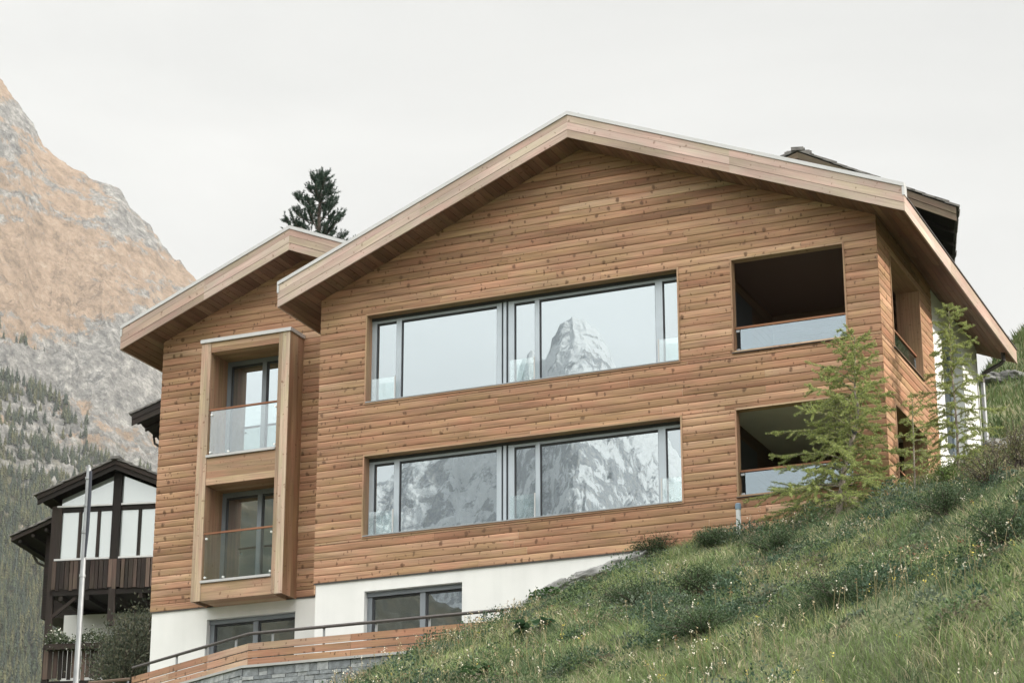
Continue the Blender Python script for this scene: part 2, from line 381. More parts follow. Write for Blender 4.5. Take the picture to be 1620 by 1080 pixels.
def ground():
    # fine near the bank, coarse far away: one sheet
    xs = np.unique(np.concatenate([np.linspace(-4000, -60, 30), np.linspace(-60, -2, 40), np.arange(-2, 24, .2), np.linspace(24, 90, 40), np.linspace(90, 4000, 30)]))
    ys = np.unique(np.concatenate([np.linspace(-4000, -60, 30), np.linspace(-60, -16, 30), np.arange(-16, 10, .2), np.linspace(10, 90, 60), np.linspace(90, 1500, 20)]))
    X, Y = np.meshgrid(xs, ys); Z = ground_z(X, Y)
    far = np.maximum(np.abs(X)-90, 0) + np.maximum(np.abs(Y)-110, 0)
    Z = np.where(far > 0, Z*np.exp(-far/150) - 11.4*(1-np.exp(-far/150)), Z)
    nx, ny = len(xs), len(ys); V = np.c_[X.ravel(), Y.ravel(), Z.ravel()]
    i = np.arange(nx*ny).reshape(ny, nx)
    F = np.stack([i[:-1, :-1], i[:-1, 1:], i[1:, 1:], i[1:, :-1]], -1).reshape(-1, 4)
    m, nt, out = newmat('meadow_soil')
    p = N(nt, 'BsdfPrincipled', Roughness=.95); tc = N(nt, 'TexCoord')
    n1 = N(nt, 'TexNoise', Scale=.9, Detail=8.); L(nt, tc, 'Object', n1, 'Vector')
    n2 = N(nt, 'TexNoise', Scale=14., Detail=6.); L(nt, tc, 'Object', n2, 'Vector')
    cr = ramp(nt, [(.3, (.05, .065, .026)), (.5, (.085, .10, .042)), (.68, (.13, .125, .06))]); L(nt, n1, 'Fac', cr, 0)
    c2 = ramp(nt, [(.3, (.55,)*3), (.7, (1.3,)*3)]); L(nt, n2, 'Fac', c2, 0)
    mx = mixc(nt, 'MULTIPLY', 1.); L(nt, cr, 0, mx, 6); L(nt, c2, 0, mx, 7); L(nt, mx, 2, p, 'Base Color')
    bp = N(nt, 'Bump', Strength=.8, Distance=.08); L(nt, n2, 'Fac', bp, 'Height'); L(nt, bp, 0, p, 'Normal')
    L(nt, p, 0, out, 0)
    tag(np_mesh('ground', V, F, m, smooth=True), kind='structure')
ground()

# ------------------------------------------------------------------ the new timber house
W, XA, ZA, SL, SR, OV, EL, ER, FH = 11.2, 5.53, 7.967, .411, .399, .62, .631, .704, .474
YB, YW, YEND = 3.98, 8.1, 8.63
WX, WA, WZA, WY, WE, WZP = -4.686, -1.368, 7.356, 1.676, .663, .189
soff = lambda x: ZA - (SL*(XA-x) if x < XA else SR*(x-XA))
wsoff = lambda x: WZA - SL*abs(x-WA)
house = thing('timber_house', 'large new timber-clad house with wide gabled roof, panoramic windows and white plinth', 'house', (5.6, 0, -3))

def clad_wall(name, a0, a1, z0, top, holes, to3, along, nrm, mat, pitch=PITCHB):
    """rows of boards on a plane; coordinate a runs along the wall, to3(a, z) maps to space"""
    mb = MB(); z = z0; zmax = max(top(a0 + (a1-a0)*k/60) for k in range(61))
    along = Vector(along)
    while z < zmax:
        cuts = sorted({z, z+pitch} | {h for hole in holes for h in hole[2:] if z+.004 < h < z+pitch-.004})
        seeds = {}
        for c0, c1 in zip(cuts, cuts[1:]):
            # span that lies below the roof line, sampled
            ok = [a0 + (a1-a0)*k/400 for k in range(401) if top(a0 + (a1-a0)*k/400) > c0 + .001]
            if not ok: continue
            iv = [(ok[0], ok[-1])]
            for h in holes:
                if h[2] < (c0+c1)/2 < h[3]:
                    nv = []
                    for s, e in iv:
                        if h[1] <= s or h[0] >= e: nv.append((s, e)); continue
                        if h[0] > s: nv.append((s, h[0]))
                        if h[1] < e: nv.append((h[1], e))
                    iv = nv
            for s, e in iv:
                x = s
                while x < e - 1e-6:
                    ln = random.uniform(2.4, 5.6)
                    x2 = x + ln
                    if e - x2 < .5: x2 = e
                    full = (c1-c0) > pitch*.9
                    rn = min(1, max(0, random.gauss(.5, .15)))
                    mb.board(to3(x, c0), along*(x2-x-.0025), Vector((0, 0, c1-c0)), nrm, rn, PROF if full else [(0, .001), (.1, .013), (.9, .013), (1, .001)])
                    x = x2
        z += pitch
    return mb.build(name, mat, house)

UP_W = (1.0, 7.46, 3.42, 5.262); LO_W = (1.0, 7.46, .774, 2.41)
UP_L = (8.46, 10.61, 3.46, 5.27); LO_L = (8.46, 10.61, .774, 2.41)
SU = (.80, 2.96, 3.46, 5.27); SLO = (.62, 2.90, .774, 2.36)
clad_wall('front_cladding', 0, W+.015, 0, lambda x: soff(x)+.02, [UP_W, LO_W, UP_L, LO_L], lambda a, z: (a, 0, z), (1, 0, 0), (0, -1, 0), M['clad'])
clad_wall('side_cladding', -.015, YB, 0, lambda y: soff(W)+.02, [SU, SLO], lambda a, z: (W, a, z), (0, 1, 0), (1, 0, 0), M['clad'])
BAYX0, BAYX1, BAYB = -3.38, -1.30, .60
clad_wall('wing_cladding', WX, 0, WZP, lambda x: wsoff(x)+.02, [(BAYX0+.2, BAYX1-.2, .4, 5.45)], lambda a, z: (a, WY, z), (1, 0, 0), (0, -1, 0), M['clad'])
# corner return of the wing (its left side) and hidden back walls
mb = MB()
mb.obox((WX, WY+.002, WZP), (0, 7, 0), (.03, 0, 0), (0, 0, 5.85)); mb.build('return_wall', M['clad'], house); mb = MB(); mb.obox((0, .004, -.2), (0, 9, 0), (.03, 0, 0), (0, 0, 5.85))
mb.build('return_wall', M['clad'], house)

# plinth with its window openings
def panel(mb, x0, x1, z0, z1, holes, y, th):
    xs = sorted({x0, x1} | {h[i] for h in holes for i in (0, 1)}); zs = sorted({z0, z1} | {h[i] for h in holes for i in (2, 3)})
    for a, b in zip(xs, xs[1:]):
        for c, d in zip(zs, zs[1:]):
            if any(h[0] <= (a+b)/2 <= h[1] and h[2] <= (c+d)/2 <= h[3] for h in holes): continue
            mb.face([(a, y, c), (b, y, c), (b, y, d), (a, y, d)])
    for h in holes:
        x0h, x1h, z0h, z1h = h
        mb.face([(x0h, y, z0h), (x0h, y, z1h), (x0h, y+th, z1h), (x0h, y+th, z0h)]); mb.face([(x1h, y, z1h), (x1h, y, z0h), (x1h, y+th, z0h), (x1h, y+th, z1h)])
        mb.face([(x0h, y, z1h), (x1h, y, z1h), (x1h, y+th, z1h), (x0h, y+th, z1h)]); mb.face([(x0h, y, z0h), (x0h, y+th, z0h), (x1h, y+th, z0h), (x1h, y, z0h)])
PW = (1.07, 3.09, -1.75, -.24); PWW = (-3.35, -1.33, -1.7, -.07)
mb = MB(); panel(mb, .03, W-.03, -3, .0, [PW], .02, .2)
mb.face([(.03, .02, -3), (.03, .02, 0), (.03, 2, 0), (.03, 2, -3)])
mb.face([(W-.03, .02, -3), (W-.03, 8, -3), (W-.03, 8, 0), (W-.03, .02, 0)])
mb.face([(0.03, .02, 0), (W-.03, .02, 0), (W-.03, .4, .0), (.03, .4, 0)])
mb.build('plinth', M['plaster'], house)
mb = MB(); panel(mb, WX+.03, .0, -3, WZP, [PWW], WY+.02, .2)
mb.face([(WX+.03, WY+.02, -3), (WX+.03, WY+.02, WZP), (WX+.03, 8, WZP), (WX+.03, 8, -3)])
mb.build('plinth', M['plaster'], house)
mb = MB(); mb.box(0.0, W+.01, -.012, .02, -.018, -.001); mb.box(WX, -.01, WY-.012, WY+.02, WZP-.018, WZP-.001)
mb.build('drip_edge', M['darkmetal'], house)
# white rear part of the side wall with its tall window
SWN = (4.95, 6.75, 2.6, 5.20)
mb = MB()
ys = [YB+.001, SWN[0], SWN[1], YW]; zs = [-1, SWN[2], SWN[3], 6.2]; xx = W-.05
for a, b in zip(ys, ys[1:]):
    for c, d in zip(zs, zs[1:]):
        if a == SWN[0] and c == SWN[2]: continue
        mb.face([(xx, a, c), (xx, b, c), (xx, b, d), (xx, a, d)])
for q in ([(xx, SWN[0], SWN[2]), (xx, SWN[0], SWN[3]), (xx-.3, SWN[0], SWN[3]), (xx-.3, SWN[0], SWN[2])], [(xx, SWN[1], SWN[2]), (xx-.3, SWN[1], SWN[2]), (xx-.3, SWN[1], SWN[3]), (xx, SWN[1], SWN[3])],
          [(xx, SWN[0], SWN[3]), (xx, SWN[1], SWN[3]), (xx-.3, SWN[1], SWN[3]), (xx-.3, SWN[0], SWN[3])], [(xx, SWN[0], SWN[2]), (xx-.3, SWN[0], SWN[2]), (xx-.3, SWN[1], SWN[2]), (xx, SWN[1], SWN[2])],
          [(xx, YW, -1), (xx-5, YW, -1), (xx-5, YW, 6.2), (xx, YW, 6.2)]):
    mb.face(q)
mb.build('side_wall', M['plaster'], house)
wf = MB(); X0 = xx-.22
for (a, b, c, d) in ((SWN[0], SWN[0]+.09, SWN[2], SWN[3]), (SWN[1]-.09, SWN[1], SWN[2], SWN[3]), (SWN[0]+.09, SWN[1]-.09, SWN[3]-.1, SWN[3]), (SWN[0]+.09, SWN[1]-.09, SWN[2], SWN[2]+.1), (5.8, 5.9, SWN[2]+.1, SWN[3]-.1)):
    wf.box(X0-.06, X0, a, b, c, d)
wfo = wf.build('window', M['alu'], house)
for a, b in ((SWN[0]+.09, 5.8), (5.9, SWN[1]-.09)):
    g = MB(); g.face([(X0-.035, a, SWN[2]+.1), (X0-.035, b, SWN[2]+.1), (X0-.035, b, SWN[3]-.1), (X0-.035, a, SWN[3]-.1)]); g.build('pane', M['glass_dim'], wfo)

# ---- wooden lining of an opening on the front (y plane 0) or side
def lining(mb, h, depth, front=True, t=.03, proud=.032):
    a0, a1, z0, z1 = h
    def bx(p0, p1, q0, q1):
        if front: mb.box(p0, p1, -proud, depth, q0, q1)
        else: mb.box(W-depth, W+proud, p0, p1, q0, q1)
    bx(a0, a0+t, z0, z1); bx(a1-t, a1, z0, z1); bx(a0+t, a1-t, z1-t, z1); bx(a0+t, a1-t, z0, z0+t)

def pano(h):
    """panoramic window: narrow sash + wide pane | narrow + wide + narrow, glass guards before the narrow ones"""
    x0, x1, z0, z1 = h; t = .03; yf = .20
    li = MB(); lining(li, h, .30)
    win = li.build('window', M['trim'], house)
    bars = MB(); dark = MB()
    zb, zt = z0+t+.02, z1-t-.06
    sil = MB(); sil.box(x0+t, x1-t, -.045, yf, z0+t, z0+t+.02); sil.build('sill', M['steel'], win)
    dark.box(x0+t, x1-t, yf-.02, .29, zt, z1-t)             # blind box
    xs = [(x0+t, 1.13), (1.56, 1.67), (3.70, 3.80), (3.84, 3.90), (3.94, 4.06), (4.49, 4.58), (6.92, 7.06), (7.39, x1-t)]
    for i, (a, b) in enumerate(xs): bars.box(a, b, yf-(.012 if i == 3 else 0), .28, zb, zt)
    fills = [(1.13, 1.56), (1.67, 3.70), (4.06, 4.49), (4.58, 6.92), (7.06, 7.39)]
    for a, b in fills:
        bars.box(a, b, yf+.005, .28, zt-.05, zt); bars.box(a, b, yf+.005, .28, zb, zb+.045)
        dark.box(a, a+.02, yf+.025, .27, zb+.045, zt-.05); dark.box(b-.014, b, yf+.025, .27, zb+.045, zt-.05); dark.box(a+.02, b-.014, yf+.025, .27, zt-.085, zt-.05)
    dark.box(3.80, 3.84, yf+.03, .28, zb, zt); dark.box(3.90, 3.94, yf+.03, .28, zb, zt)
    bars.build('frame', M['alu'], win); dark.build('gasket', M['gasket'], win)
    for a, b in fills:
        g = MB(); e = random.uniform(-.0012, .0012)
        g.face([(a+.01, yf+.045, zb+.03), (b-.01, yf+.045+e*(b-a), zb+.03), (b-.01, yf+.045+e*(b-a), zt-.05), (a+.01, yf+.045, zt-.05)])
        g.build('pane', M['glass'], win)
    for a, b in ((1.10, 1.60), (4.02, 4.52), (6.99, 7.42)):
        g = MB(); g.box(a, b, .09, .102, z0+.06, z0+.53); g.build('guard_glass', M['balu'], win)
        st = MB(); st.box(b-.012 if b < 6 else a, b+.012 if b < 6 else a+.024, .085, .107, z0+.05, z0+.54) ; st.build('guard_post', M['flash'], win)
pano(UP_W); pano(LO_W)

def low_window(h, y, mull):
    x0, x1, z0, z1 = h; f = MB(); yf = y+.13
    for a, b in ((x0, x0+.1), (x1-.06, x1), (mull-.05, mull+.06)): f.box(a, b, yf, yf+.07, z0, z1-.09)
    f.box(x0, x1, yf-.03, yf+.07, z1-.09, z1-.001)
    w = f.build('window', M['alu_dark'], house)
    for a, b in ((x0+.1, mull-.05), (mull+.06, x1-.06)):
        g = MB(); g.face([(a, yf+.05, z0), (b, yf+.05, z0), (b, yf+.05, z1-.09), (a, yf+.05, z1-.09)]); g.build('pane', M['glass_dim'], w)
        d = MB(); d.box(a, a+.03, yf+.02, yf+.06, z0, z1-.09); d.box(a+.03, b, yf+.02, yf+.06, z1-.125, z1-.09); d.build('gasket', M['gasket'], w)
low_window(PW, .02, 2.22); low_window(PWW, WY+.02, -2.3)

# ---- loggias: room behind the corner openings
def loggia(hf, hs, ceil):
    li = MB(); lining(li, hf, .16); lining(li, hs, .42, False)
    lo = li.build('loggia', M['bay'], house)
    x0, x1 = 8.20, W-.06; y0, y1 = .165, 3.35; z0, z1 = hf[2]-.28, hf[3]+.02
    rm = MB()
    n = int((z1-z0)/PITCHB)+1
    for k in range(n):
        za, zb2 = z0+k*PITCHB, min(z0+(k+1)*PITCHB, z1)
        if zb2-za < .02: continue
        rm.board((x0, y1, za), (x1-x0, 0, 0), (0, 0, zb2-za), (0, -1, 0), None, FLAT)
        rm.board((x0, y0, za), (0, y1-y0, 0), (0, 0, zb2-za), (1, 0, 0), None, FLAT)
    # inner faces of the outer walls, round the openings
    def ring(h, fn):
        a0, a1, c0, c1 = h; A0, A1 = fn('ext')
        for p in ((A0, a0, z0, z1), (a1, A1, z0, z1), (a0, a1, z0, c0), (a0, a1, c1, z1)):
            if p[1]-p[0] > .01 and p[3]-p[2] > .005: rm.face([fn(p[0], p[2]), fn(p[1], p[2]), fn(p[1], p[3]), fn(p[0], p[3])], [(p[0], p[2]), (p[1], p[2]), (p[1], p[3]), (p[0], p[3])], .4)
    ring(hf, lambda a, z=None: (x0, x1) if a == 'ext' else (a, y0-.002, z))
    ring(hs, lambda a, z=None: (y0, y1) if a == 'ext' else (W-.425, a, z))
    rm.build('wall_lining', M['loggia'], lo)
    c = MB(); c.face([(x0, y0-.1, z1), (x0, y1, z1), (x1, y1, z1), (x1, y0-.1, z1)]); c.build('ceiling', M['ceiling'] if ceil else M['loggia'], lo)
    f = MB(); f.face([(x0, y0-.1, z0), (x1, y0-.1, z0), (x1, y1, z0), (x0, y1, z0)]); f.build('floor', M['concrete'], lo)
    d = MB(); d.box(x0+.008, x0+.05, .75, 1.9, z0, z1-.3); d.box(x0+.05, x0+.06, .82, 1.83, z0+.07, z1-.37)
    d.build('glazed_door', M['gasket'], lo)
    zr = hf[2] + .47
    r = MB(); r.box(hf[0]+.032, hf[1]-.032, .055, .105, zr, zr+.035); r.build('handrail', M['rail'], lo)
    r = MB(); r.box(W-.13, W-.08, hs[0]+.032, hs[1]-.032, zr, zr+.035); r.build('handrail', M['rail'], lo)
    g = MB(); g.box(hf[0]+.13, hf[1]-.035, .072, .084, hf[2]+.04, zr-.012); g.build('guard_glass', M['balu_l'], lo)
    g = MB(); g.box(W-.112, W-.10, hs[0]+.035, hs[1]-.07, hs[2]+.04, zr-.012); g.build('guard_glass', M['balu_l'], lo)
    for z in (hf[2]+.07, zr-.04):
        k = MB(); k.box(hf[0]+.05, hf[0]+.12, .06, .09, z-.02, z+.02); k.build('bracket', M['steel'], lo)
    e = MB(); e.box(hf[0]-.012, hf[1]+.012, -.05, .05, hf[2]-.012, hf[2]-.001); e.build('sill', M['darkmetal'], lo)
    e = MB(); e.box(W-.05, W+.05, hs[0]-.012, hs[1]+.012, hs[2]-.012, hs[2]-.001); e.build('sill', M['darkmetal'], lo)
loggia(UP_L, SU, False); loggia(LO_L, SLO, True)

# ---- projecting bay with two french windows
def bay():
    yF = WY-BAYB; x0, x1 = BAYX0, BAYX1; z0, z1 = .17, 5.60; pl, pr = .225, .255
    b = MB(); po = MB()
    def vboards(xa, xb, y, za, zb, n):      # upright boards on the front of a post
        w = (xb-xa)/n
        for k in range(n): po.obox((xa+k*w+.001, y, za), (w-.002, 0, 0), (0, .03, 0), (0, 0, zb-za))
    vboards(x0, x0+pl, yF, z0, z1, 3); vboards(x1-pr, x1, yF, z0, z1, 3)
    for xa, xb in ((x0+.002, x0+pl-.001), (x1-pr+.001, x1-.002)):        # cheeks, in upright boards
        for xs in (xa, xb-.03):
            for k in range(5):
                w = (BAYB+.20)/5
                b.obox((xs, yF+.0305+k*w, z0), (.03, 0, 0), (0, w-.002, 0), (0, 0, z1-z0))
    XA0, XB0 = x0+pl, x1-pr
    def hboards(za, zb, n):
        w = (zb-za)/n
        for k in range(n): b.obox((XA0, yF+.014, za+k*w+.001), (XB0-XA0, 0, 0), (0, .03, 0), (0, 0, w-.002))
    hboards(5.38, z1, 2); hboards(2.55, 3.12, 4); hboards(z0, .52, 2)
    for zz, th in ((5.38, .03), (2.55, .03), (3.09, .03), (.49, .03), (z0, .03)):    # ceilings, floors, underside
        n = 5; w = (BAYB+.18)/n
        for k in range(n): b.obox((XA0, yF+.046+k*w, zz), (XB0-XA0, 0, 0), (0, w-.002, 0), (0, 0, th))
    by = b.build('bay_window', M['bay'], house); po.build('front_posts', M['post'], by)
    s = MB(); s.box(x0-.02, x1+.03, yF-.03, WY-.021, z1, z1+.075); s.build('cap', M['flash'], by)
    for (zs, zt, rail) in ((3.125, 5.375, 4.13), (.525, 2.545, 1.53)):
        s = MB(); s.box(XA0-.004, XB0+.0, yF-.03, yF+.10, zs, zs+.05); s.build('sill', M['flash'], by)
        s = MB(); s.box(XA0, XB0, yF+.035, yF+.075, rail, rail+.035); s.build('handrail', M['rail'], by)
        s = MB(); s.box(XA0+.03, XB0-.01, yF+.05, yF+.062, zs+.07, rail-.012); s.build('guard_glass', M['balu'], by)
        for xx_, zz_ in ((XA0+.06, zs+.12), (XA0+.06, rail-.09), (XA0+.48, zs+.10), (XB0-.05, zs+.12), (XB0-.05, rail-.09)):
            c = MB(); c.tube([(xx_, yF+.03, zz_), (xx_, yF+.066, zz_)], .022, 8); c.build('clip', M['clip'], by)
        yw = WY+.10; f = MB(); mu = -2.27
        f.box(XA0, XA0+.09, yw, yw+.07, zs, zt); f.box(XA0+.09, XB0, yw, yw+.07, zt-.10, zt); f.box(mu-.05, mu+.05, yw-.01, yw+.07, zs, zt-.10); f.box(XB0-.02, XB0, yw, yw+.07, zs, zt-.1)
        f.box(XA0+.09, mu-.05, yw, yw+.07, zs, zs+.1); f.box(mu+.05, XB0-.02, yw, yw+.07, zs, zs+.1)
        f.build('window_frame', M['alu_dark'], by)
        for a, c in ((XA0+.09, mu-.05), (mu+.05, XB0-.02)):
            g = MB(); g.face([(a, yw+.04, zs+.1), (c, yw+.04, zs+.1), (c, yw+.04, zt-.1), (a, yw+.04, zt-.1)]); g.build('pane', M['glass_bay'], by)
            g = MB(); g.box(a, a+.03, yw+.015, yw+.05, zs+.1, zt-.1); g.box(a+.03, c, yw+.015, yw+.05, zt-.14, zt-.1); g.build('gasket', M['gasket'], by)
bay()

# ---- roofs
def roof_part(name, xa, za, sl, sr, xl, xr, yf, yb, side_fascia):
    """gable roof on a soffit plane: slab, soffit boards, three-board barge, pale metal edge, eaves boards"""
    sf = lambda x: za - (sl*(xa-x) if x < xa else sr*(x-xa))
    sb = MB()
    top = [(xl+.10, yf+.04, sf(xl)+.30+.04), (xa, yf+.04, za+FH-.01), (xr-.10, yf+.04, sf(xr)+.30+.04)]
    bot = [(xr-.035, yf+.04, sf(xr)+.03), (xa, yf+.04, za+.03), (xl+.035, yf+.04, sf(xl)+.03)]
    sb.prism([top[0], top[1], bot[1], bot[2]], (0, yb-yf-.06, 0)); sb.prism([top[1], top[2], bot[0], bot[1]], (0, yb-yf-.06, 0))
    rf = sb.build(name, M['roof'], house)
    so = MB()
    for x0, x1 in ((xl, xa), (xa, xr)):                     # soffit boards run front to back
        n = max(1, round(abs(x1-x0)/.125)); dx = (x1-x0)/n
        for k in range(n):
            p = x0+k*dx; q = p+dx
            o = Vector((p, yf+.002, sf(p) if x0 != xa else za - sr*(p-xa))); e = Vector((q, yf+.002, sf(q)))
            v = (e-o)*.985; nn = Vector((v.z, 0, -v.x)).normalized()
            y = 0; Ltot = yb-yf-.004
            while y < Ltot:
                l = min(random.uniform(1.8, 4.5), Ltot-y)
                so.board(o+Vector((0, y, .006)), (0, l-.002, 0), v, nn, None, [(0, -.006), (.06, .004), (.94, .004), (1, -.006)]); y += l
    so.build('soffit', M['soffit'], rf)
    fa = MB(); h = FH/3; th = .034
    for i, step in ((0, 0), (1, .0), (2, .0)):              # barge boards, lowest first
        for (x0, x1) in ((xl, xa), (xa, xr)):
            a = Vector((x0, yf-th, sf(x0)+i*h)); b_ = Vector((x1, yf-th, sf(x1)+i*h)); y_ = -.004 if i == 1 else 0
            n = 2; 
            for k in range(n):
                p = a.lerp(b_, k/n); q = a.lerp(b_, (k+1)/n)
                fa.prism([p+Vector((0, y_, .003)), q+Vector((0, y_, .003)), q+Vector((0, y_, h-.004)), p+Vector((0, y_, h-.004))], (0, th-y_, 0))
    fa.build('barge_board', M['fascia'], rf)
    ed = MB(); c = .062
    for (x0, x1) in ((xl-.012, xa), (xa, xr+.012)):
        a = Vector((x0, yf-th-.02, sf(x0)+FH+.001)); b_ = Vector((x1, yf-th-.02, sf(x1)+FH+.001))
        ed.prism([a+Vector((0, 0, -.012)), b_+Vector((0, 0, -.012)), b_+Vector((0, 0, c)), a+Vector((0, 0, c))], (0, .17, 0))
    for x0, s_ in ((xl, -1), (xr, 1)):
        ed.box(x0-(.014 if s_ < 0 else -.002), x0+(.014 if s_ > 0 else -.002), yf-th-.015, yf+.13, sf(x0)+.30, sf(x0)+FH+.02)
        ed.box(x0-.03 if s_ > 0 else x0-.014, x0+.014 if s_ > 0 else x0+.03, yf-th-.016, yf-th-.002, sf(x0)+.30, sf(x0)+FH-.014)
    ed.build('metal_edge', M['flash'], rf)
    for x0, s_ in ((xl, -1), (xr, 1)):
        if s_ not in side_fascia: continue
        ev = MB(); el = MB(); y = yf
        while y < yb-.01:
            l = min(3.4, yb-y)
            for k in range(2): ev.obox((x0-.03 if s_ > 0 else x0, y, sf(x0)+.002+k*.148), (.03, 0, 0), (0, l-.002, 0), (0, 0, .146))
            y += l
        el.box(x0-.12 if s_ > 0 else x0-.02, x0+.02 if s_ > 0 else x0+.12, yf+.131, yb, sf(x0)+.30, sf(x0)+.325)
        ev.build('eaves_board', M['fascia'], rf); el.build('eaves_flashing', M['darkmetal'], rf)
    ra = MB(); ra.box(xa-.10, xa+.14, yf+.2, yb-.2, za+FH+.0, za+FH+.10); ra.build('ridge_cap', M['darkmetal'], rf)
    return rf
main_roof = roof_part('roof', XA, ZA, SL, SR, -EL, W+ER, -OV, YEND, (-1, 1))
roof_part('roof', WA, WZA, SL, SL, WX-WE, 1.3, WY-OV, 8.4, (-1,))
# back gable, gutter outlet, downpipe
mb = MB(); mb.prism([(-.5, 8.2, -1), (W-.06, 8.2, -1), (W-.06, 8.2, soff(W)), (XA, 8.2, ZA), (.02, 8.2, soff(0))], (0, .05, 0)); mb.build('back_wall', M['plaster'], house)
zg = soff(W+ER)
mb = MB(); mb.tube([(W+ER-.16, 8.0, zg+.08), (W+ER-.16, 8.0, zg-.10), (W+ER-.24, 8.02, zg-.16), (W+.26, 8.08, zg-.22), (W+.12, 8.1, zg-.28), (W+.06, 8.1, zg-.38), (W+.06, 8.1, zg-.5)], .045, 8)
mb.build('gutter_outlet', M['darkmetal'], house, smooth=True)
mb = MB(); mb.tube([(W+.06, 8.1, zg-.502), (W+.06, 8.1, -.5)], .047, 10)
mb.tube([(W+.06, 8.1, zg-1.6), (W+.06, 8.1, zg-1.66)], .056, 10); mb.build('downpipe', M['steel'], house, smooth=True)

# ------------------------------------------------------------------ terrace wall and railing
def polyline_walls():
    a = R(29); P0 = Vector((6.0, -2, 0)); P1 = Vector((-.30, -2, 0)); P2 = Vector((-4.02, -.06, 0))
    return P0, P1, P2
P0, P1, P2 = polyline_walls()
sw = MB()
def stones(A, B, ztop, zbot, nrm):
    d = (B-A).normalized(); Lg = (B-A).length; z = ztop
    while z > zbot:
        h = random.choice((.07, .09, .12, .15)); u = 0
        while u < Lg:
            l = min(random.uniform(.12, .46), Lg-u)
            hh = h
            if random.random() < .25 and h > .12:                # two thin stones instead of one
                for q in (0, 1):
                    sw.obox(A + d*u + Vector((0, 0, z-h+q*h/2+.004)), d*(l-.01), -nrm*random.uniform(.19, .2), Vector((0, 0, h/2-.008)))
            else:
                pr = random.uniform(0, .025)
                sw.obox(A + d*u + nrm*pr + Vector((0, 0, z-h+.004)), d*(l-.01), -nrm*.2, Vector((0, 0, h-.008)))
            u += l
        z -= h
n1 = Vector((0, -1, 0)); d2 = (P2-P1).normalized(); n2 = Vector((-d2.y, d2.x, 0)); n2 = n2 if n2.y < 0 else -n2
wall = thing('stone_wall', 'grey coursed stone retaining wall under the terrace railing, bending at its left end', 'wall', (1.5, -2, -4.5))
stones(P1, P0, -1.945, -4.6, n1); stones(P2, P1, -1.945, -4.6, n2)
sw.build('masonry', M['stone'], wall)
mb = MB(); mb.box(P1.x+.01, P0.x, -1.985, -1.75, -4.6, -1.96); mb.build('mortar', M['concrete'], wall)
mb = MB(); mb.obox(P2 + Vector((0, 0, -4.6)) - n2*.02, (P1-P2)*.995, -n2*.2, (0, 0, 2.64)); mb.build('mortar', M['concrete'], wall)
mb = MB(); mb.prism([P0+n1*.05+Vector((0, 0, -1.94)), P1+n1*.05+Vector((-.01, 0, -1.94)), P2+n2*.05+Vector((0, 0, -1.94)), P2-n2*.25+Vector((0, 0, -1.94)), P1+Vector((.06, .26, -1.94)), P0-n1*.26+Vector((0, 0, -1.94))], (0, 0, .045)); mb.build('coping', M['concrete'], wall)
rl = thing('railing', 'terrace railing of three reddish wood boards with a dark metal handrail, on the stone wall', 'railing', (1.5, -1.9, -1.9))
ins = .10
Q0, Q1, Q2 = P0+Vector((0, ins, 0)), P1+Vector((.03, ins, 0)), P2-n2*ins
for k in range(3):
    b = MB(); za = -1.875+k*.142
    for A, B in ((Q1, Q0), (Q2, Q1)):
        d = B-A; n = 3 if d.length > 4 else 2
        for j in range(n): b.obox(A+d*(j/n)+Vector((0, 0, za)), d/n*.997, Vector((0, .028, 0)), (0, 0, .122))
    b.build('board', M['terr'], rl)
b = MB(); b.tube([Q0+Vector((0, .02, -1.29)), Q1+Vector((0, .02, -1.29)), Q2+Vector((0, .02, -1.29))], .03, 8); b.build('handrail', M['darkmetal'], rl)
for A, B, n in ((Q1, Q0, 6), (Q1, Q2, 4)):
    for k in range(n):
        p = A.lerp(B, (k+.45)/n) + Vector((0, .045, 0)); b = MB(); b.obox(p+Vector((-.02, 0, -1.895)), (.04, 0, 0), (0, .02, 0), (0, 0, .59)); b.build('post', M['steel'], rl)
mb = MB(); mb.prism([(P0.x, -1.75, -2.3), (0, -1.75, -2.3), (-3.7, .35, -2.3), (-4.6, 1.65, -2.3), (6, 1.65, -2.3)], (0, 0, .15)); tag(mb.build('terrace', M['concrete']), kind='structure')
hb = thing('handrail', 'weathered brown wooden stair handrail low beside the stone wall', 'handrail', tuple(at_dist(180, 1090, 45)))
p, q = Vector(at_dist(140, 1080, 45)), Vector(at_dist(206, 1073.5, 45)); mb = MB(); mb.tube([p, q], .035, 6); mb.build('rail', M['oldfascia'], hb)
for t in (.1, .6, .95):
    r_ = p.lerp(q, t); mb = MB(); mb.tube([r_ - Vector((0, 0, .9)), r_ - Vector((0, 0, .03))], .022, 6); mb.build('post', M['steel'], hb)

# ------------------------------------------------------------------ flagpole, pipe post
pt = Vector(at_dist(141, 740, 36)); fp = thing('flagpole', 'tall thin pale grey metal flagpole in front of the dark old chalet', 'flagpole', (pt.x, pt.y, -6))
mb = MB(); mb.tube([(pt.x, pt.y, -6), (pt.x, pt.y, pt.z)], [.052, .038], 12); mb.tube([(pt.x, pt.y, pt.z+.001), (pt.x, pt.y, pt.z+.03), (pt.x, pt.y, pt.z+.05)], [.03, .03, .012], 10)
mb.build('pole', M['steel'], fp, smooth=True)
for zz in (-.17, -.62, -1.05, -1.75):
    mb = MB(); mb.tube([(pt.x, pt.y, pt.z+zz-.02), (pt.x, pt.y, pt.z+zz+.02)], .052, 12); mb.build('clamp', M['steel'], fp)
mb = MB(); mb.tube([(pt.x+.05, pt.y-.02, pt.z-.06), (pt.x+.056, pt.y-.02, pt.z-.5), (pt.x+.056, pt.y-.02, pt.z-1.0), (pt.x+.046, pt.y-.02, pt.z-1.45)], [.024, .028, .026, .012], 8)
mb.build('furled_flag', M['flag'], fp, smooth=True)
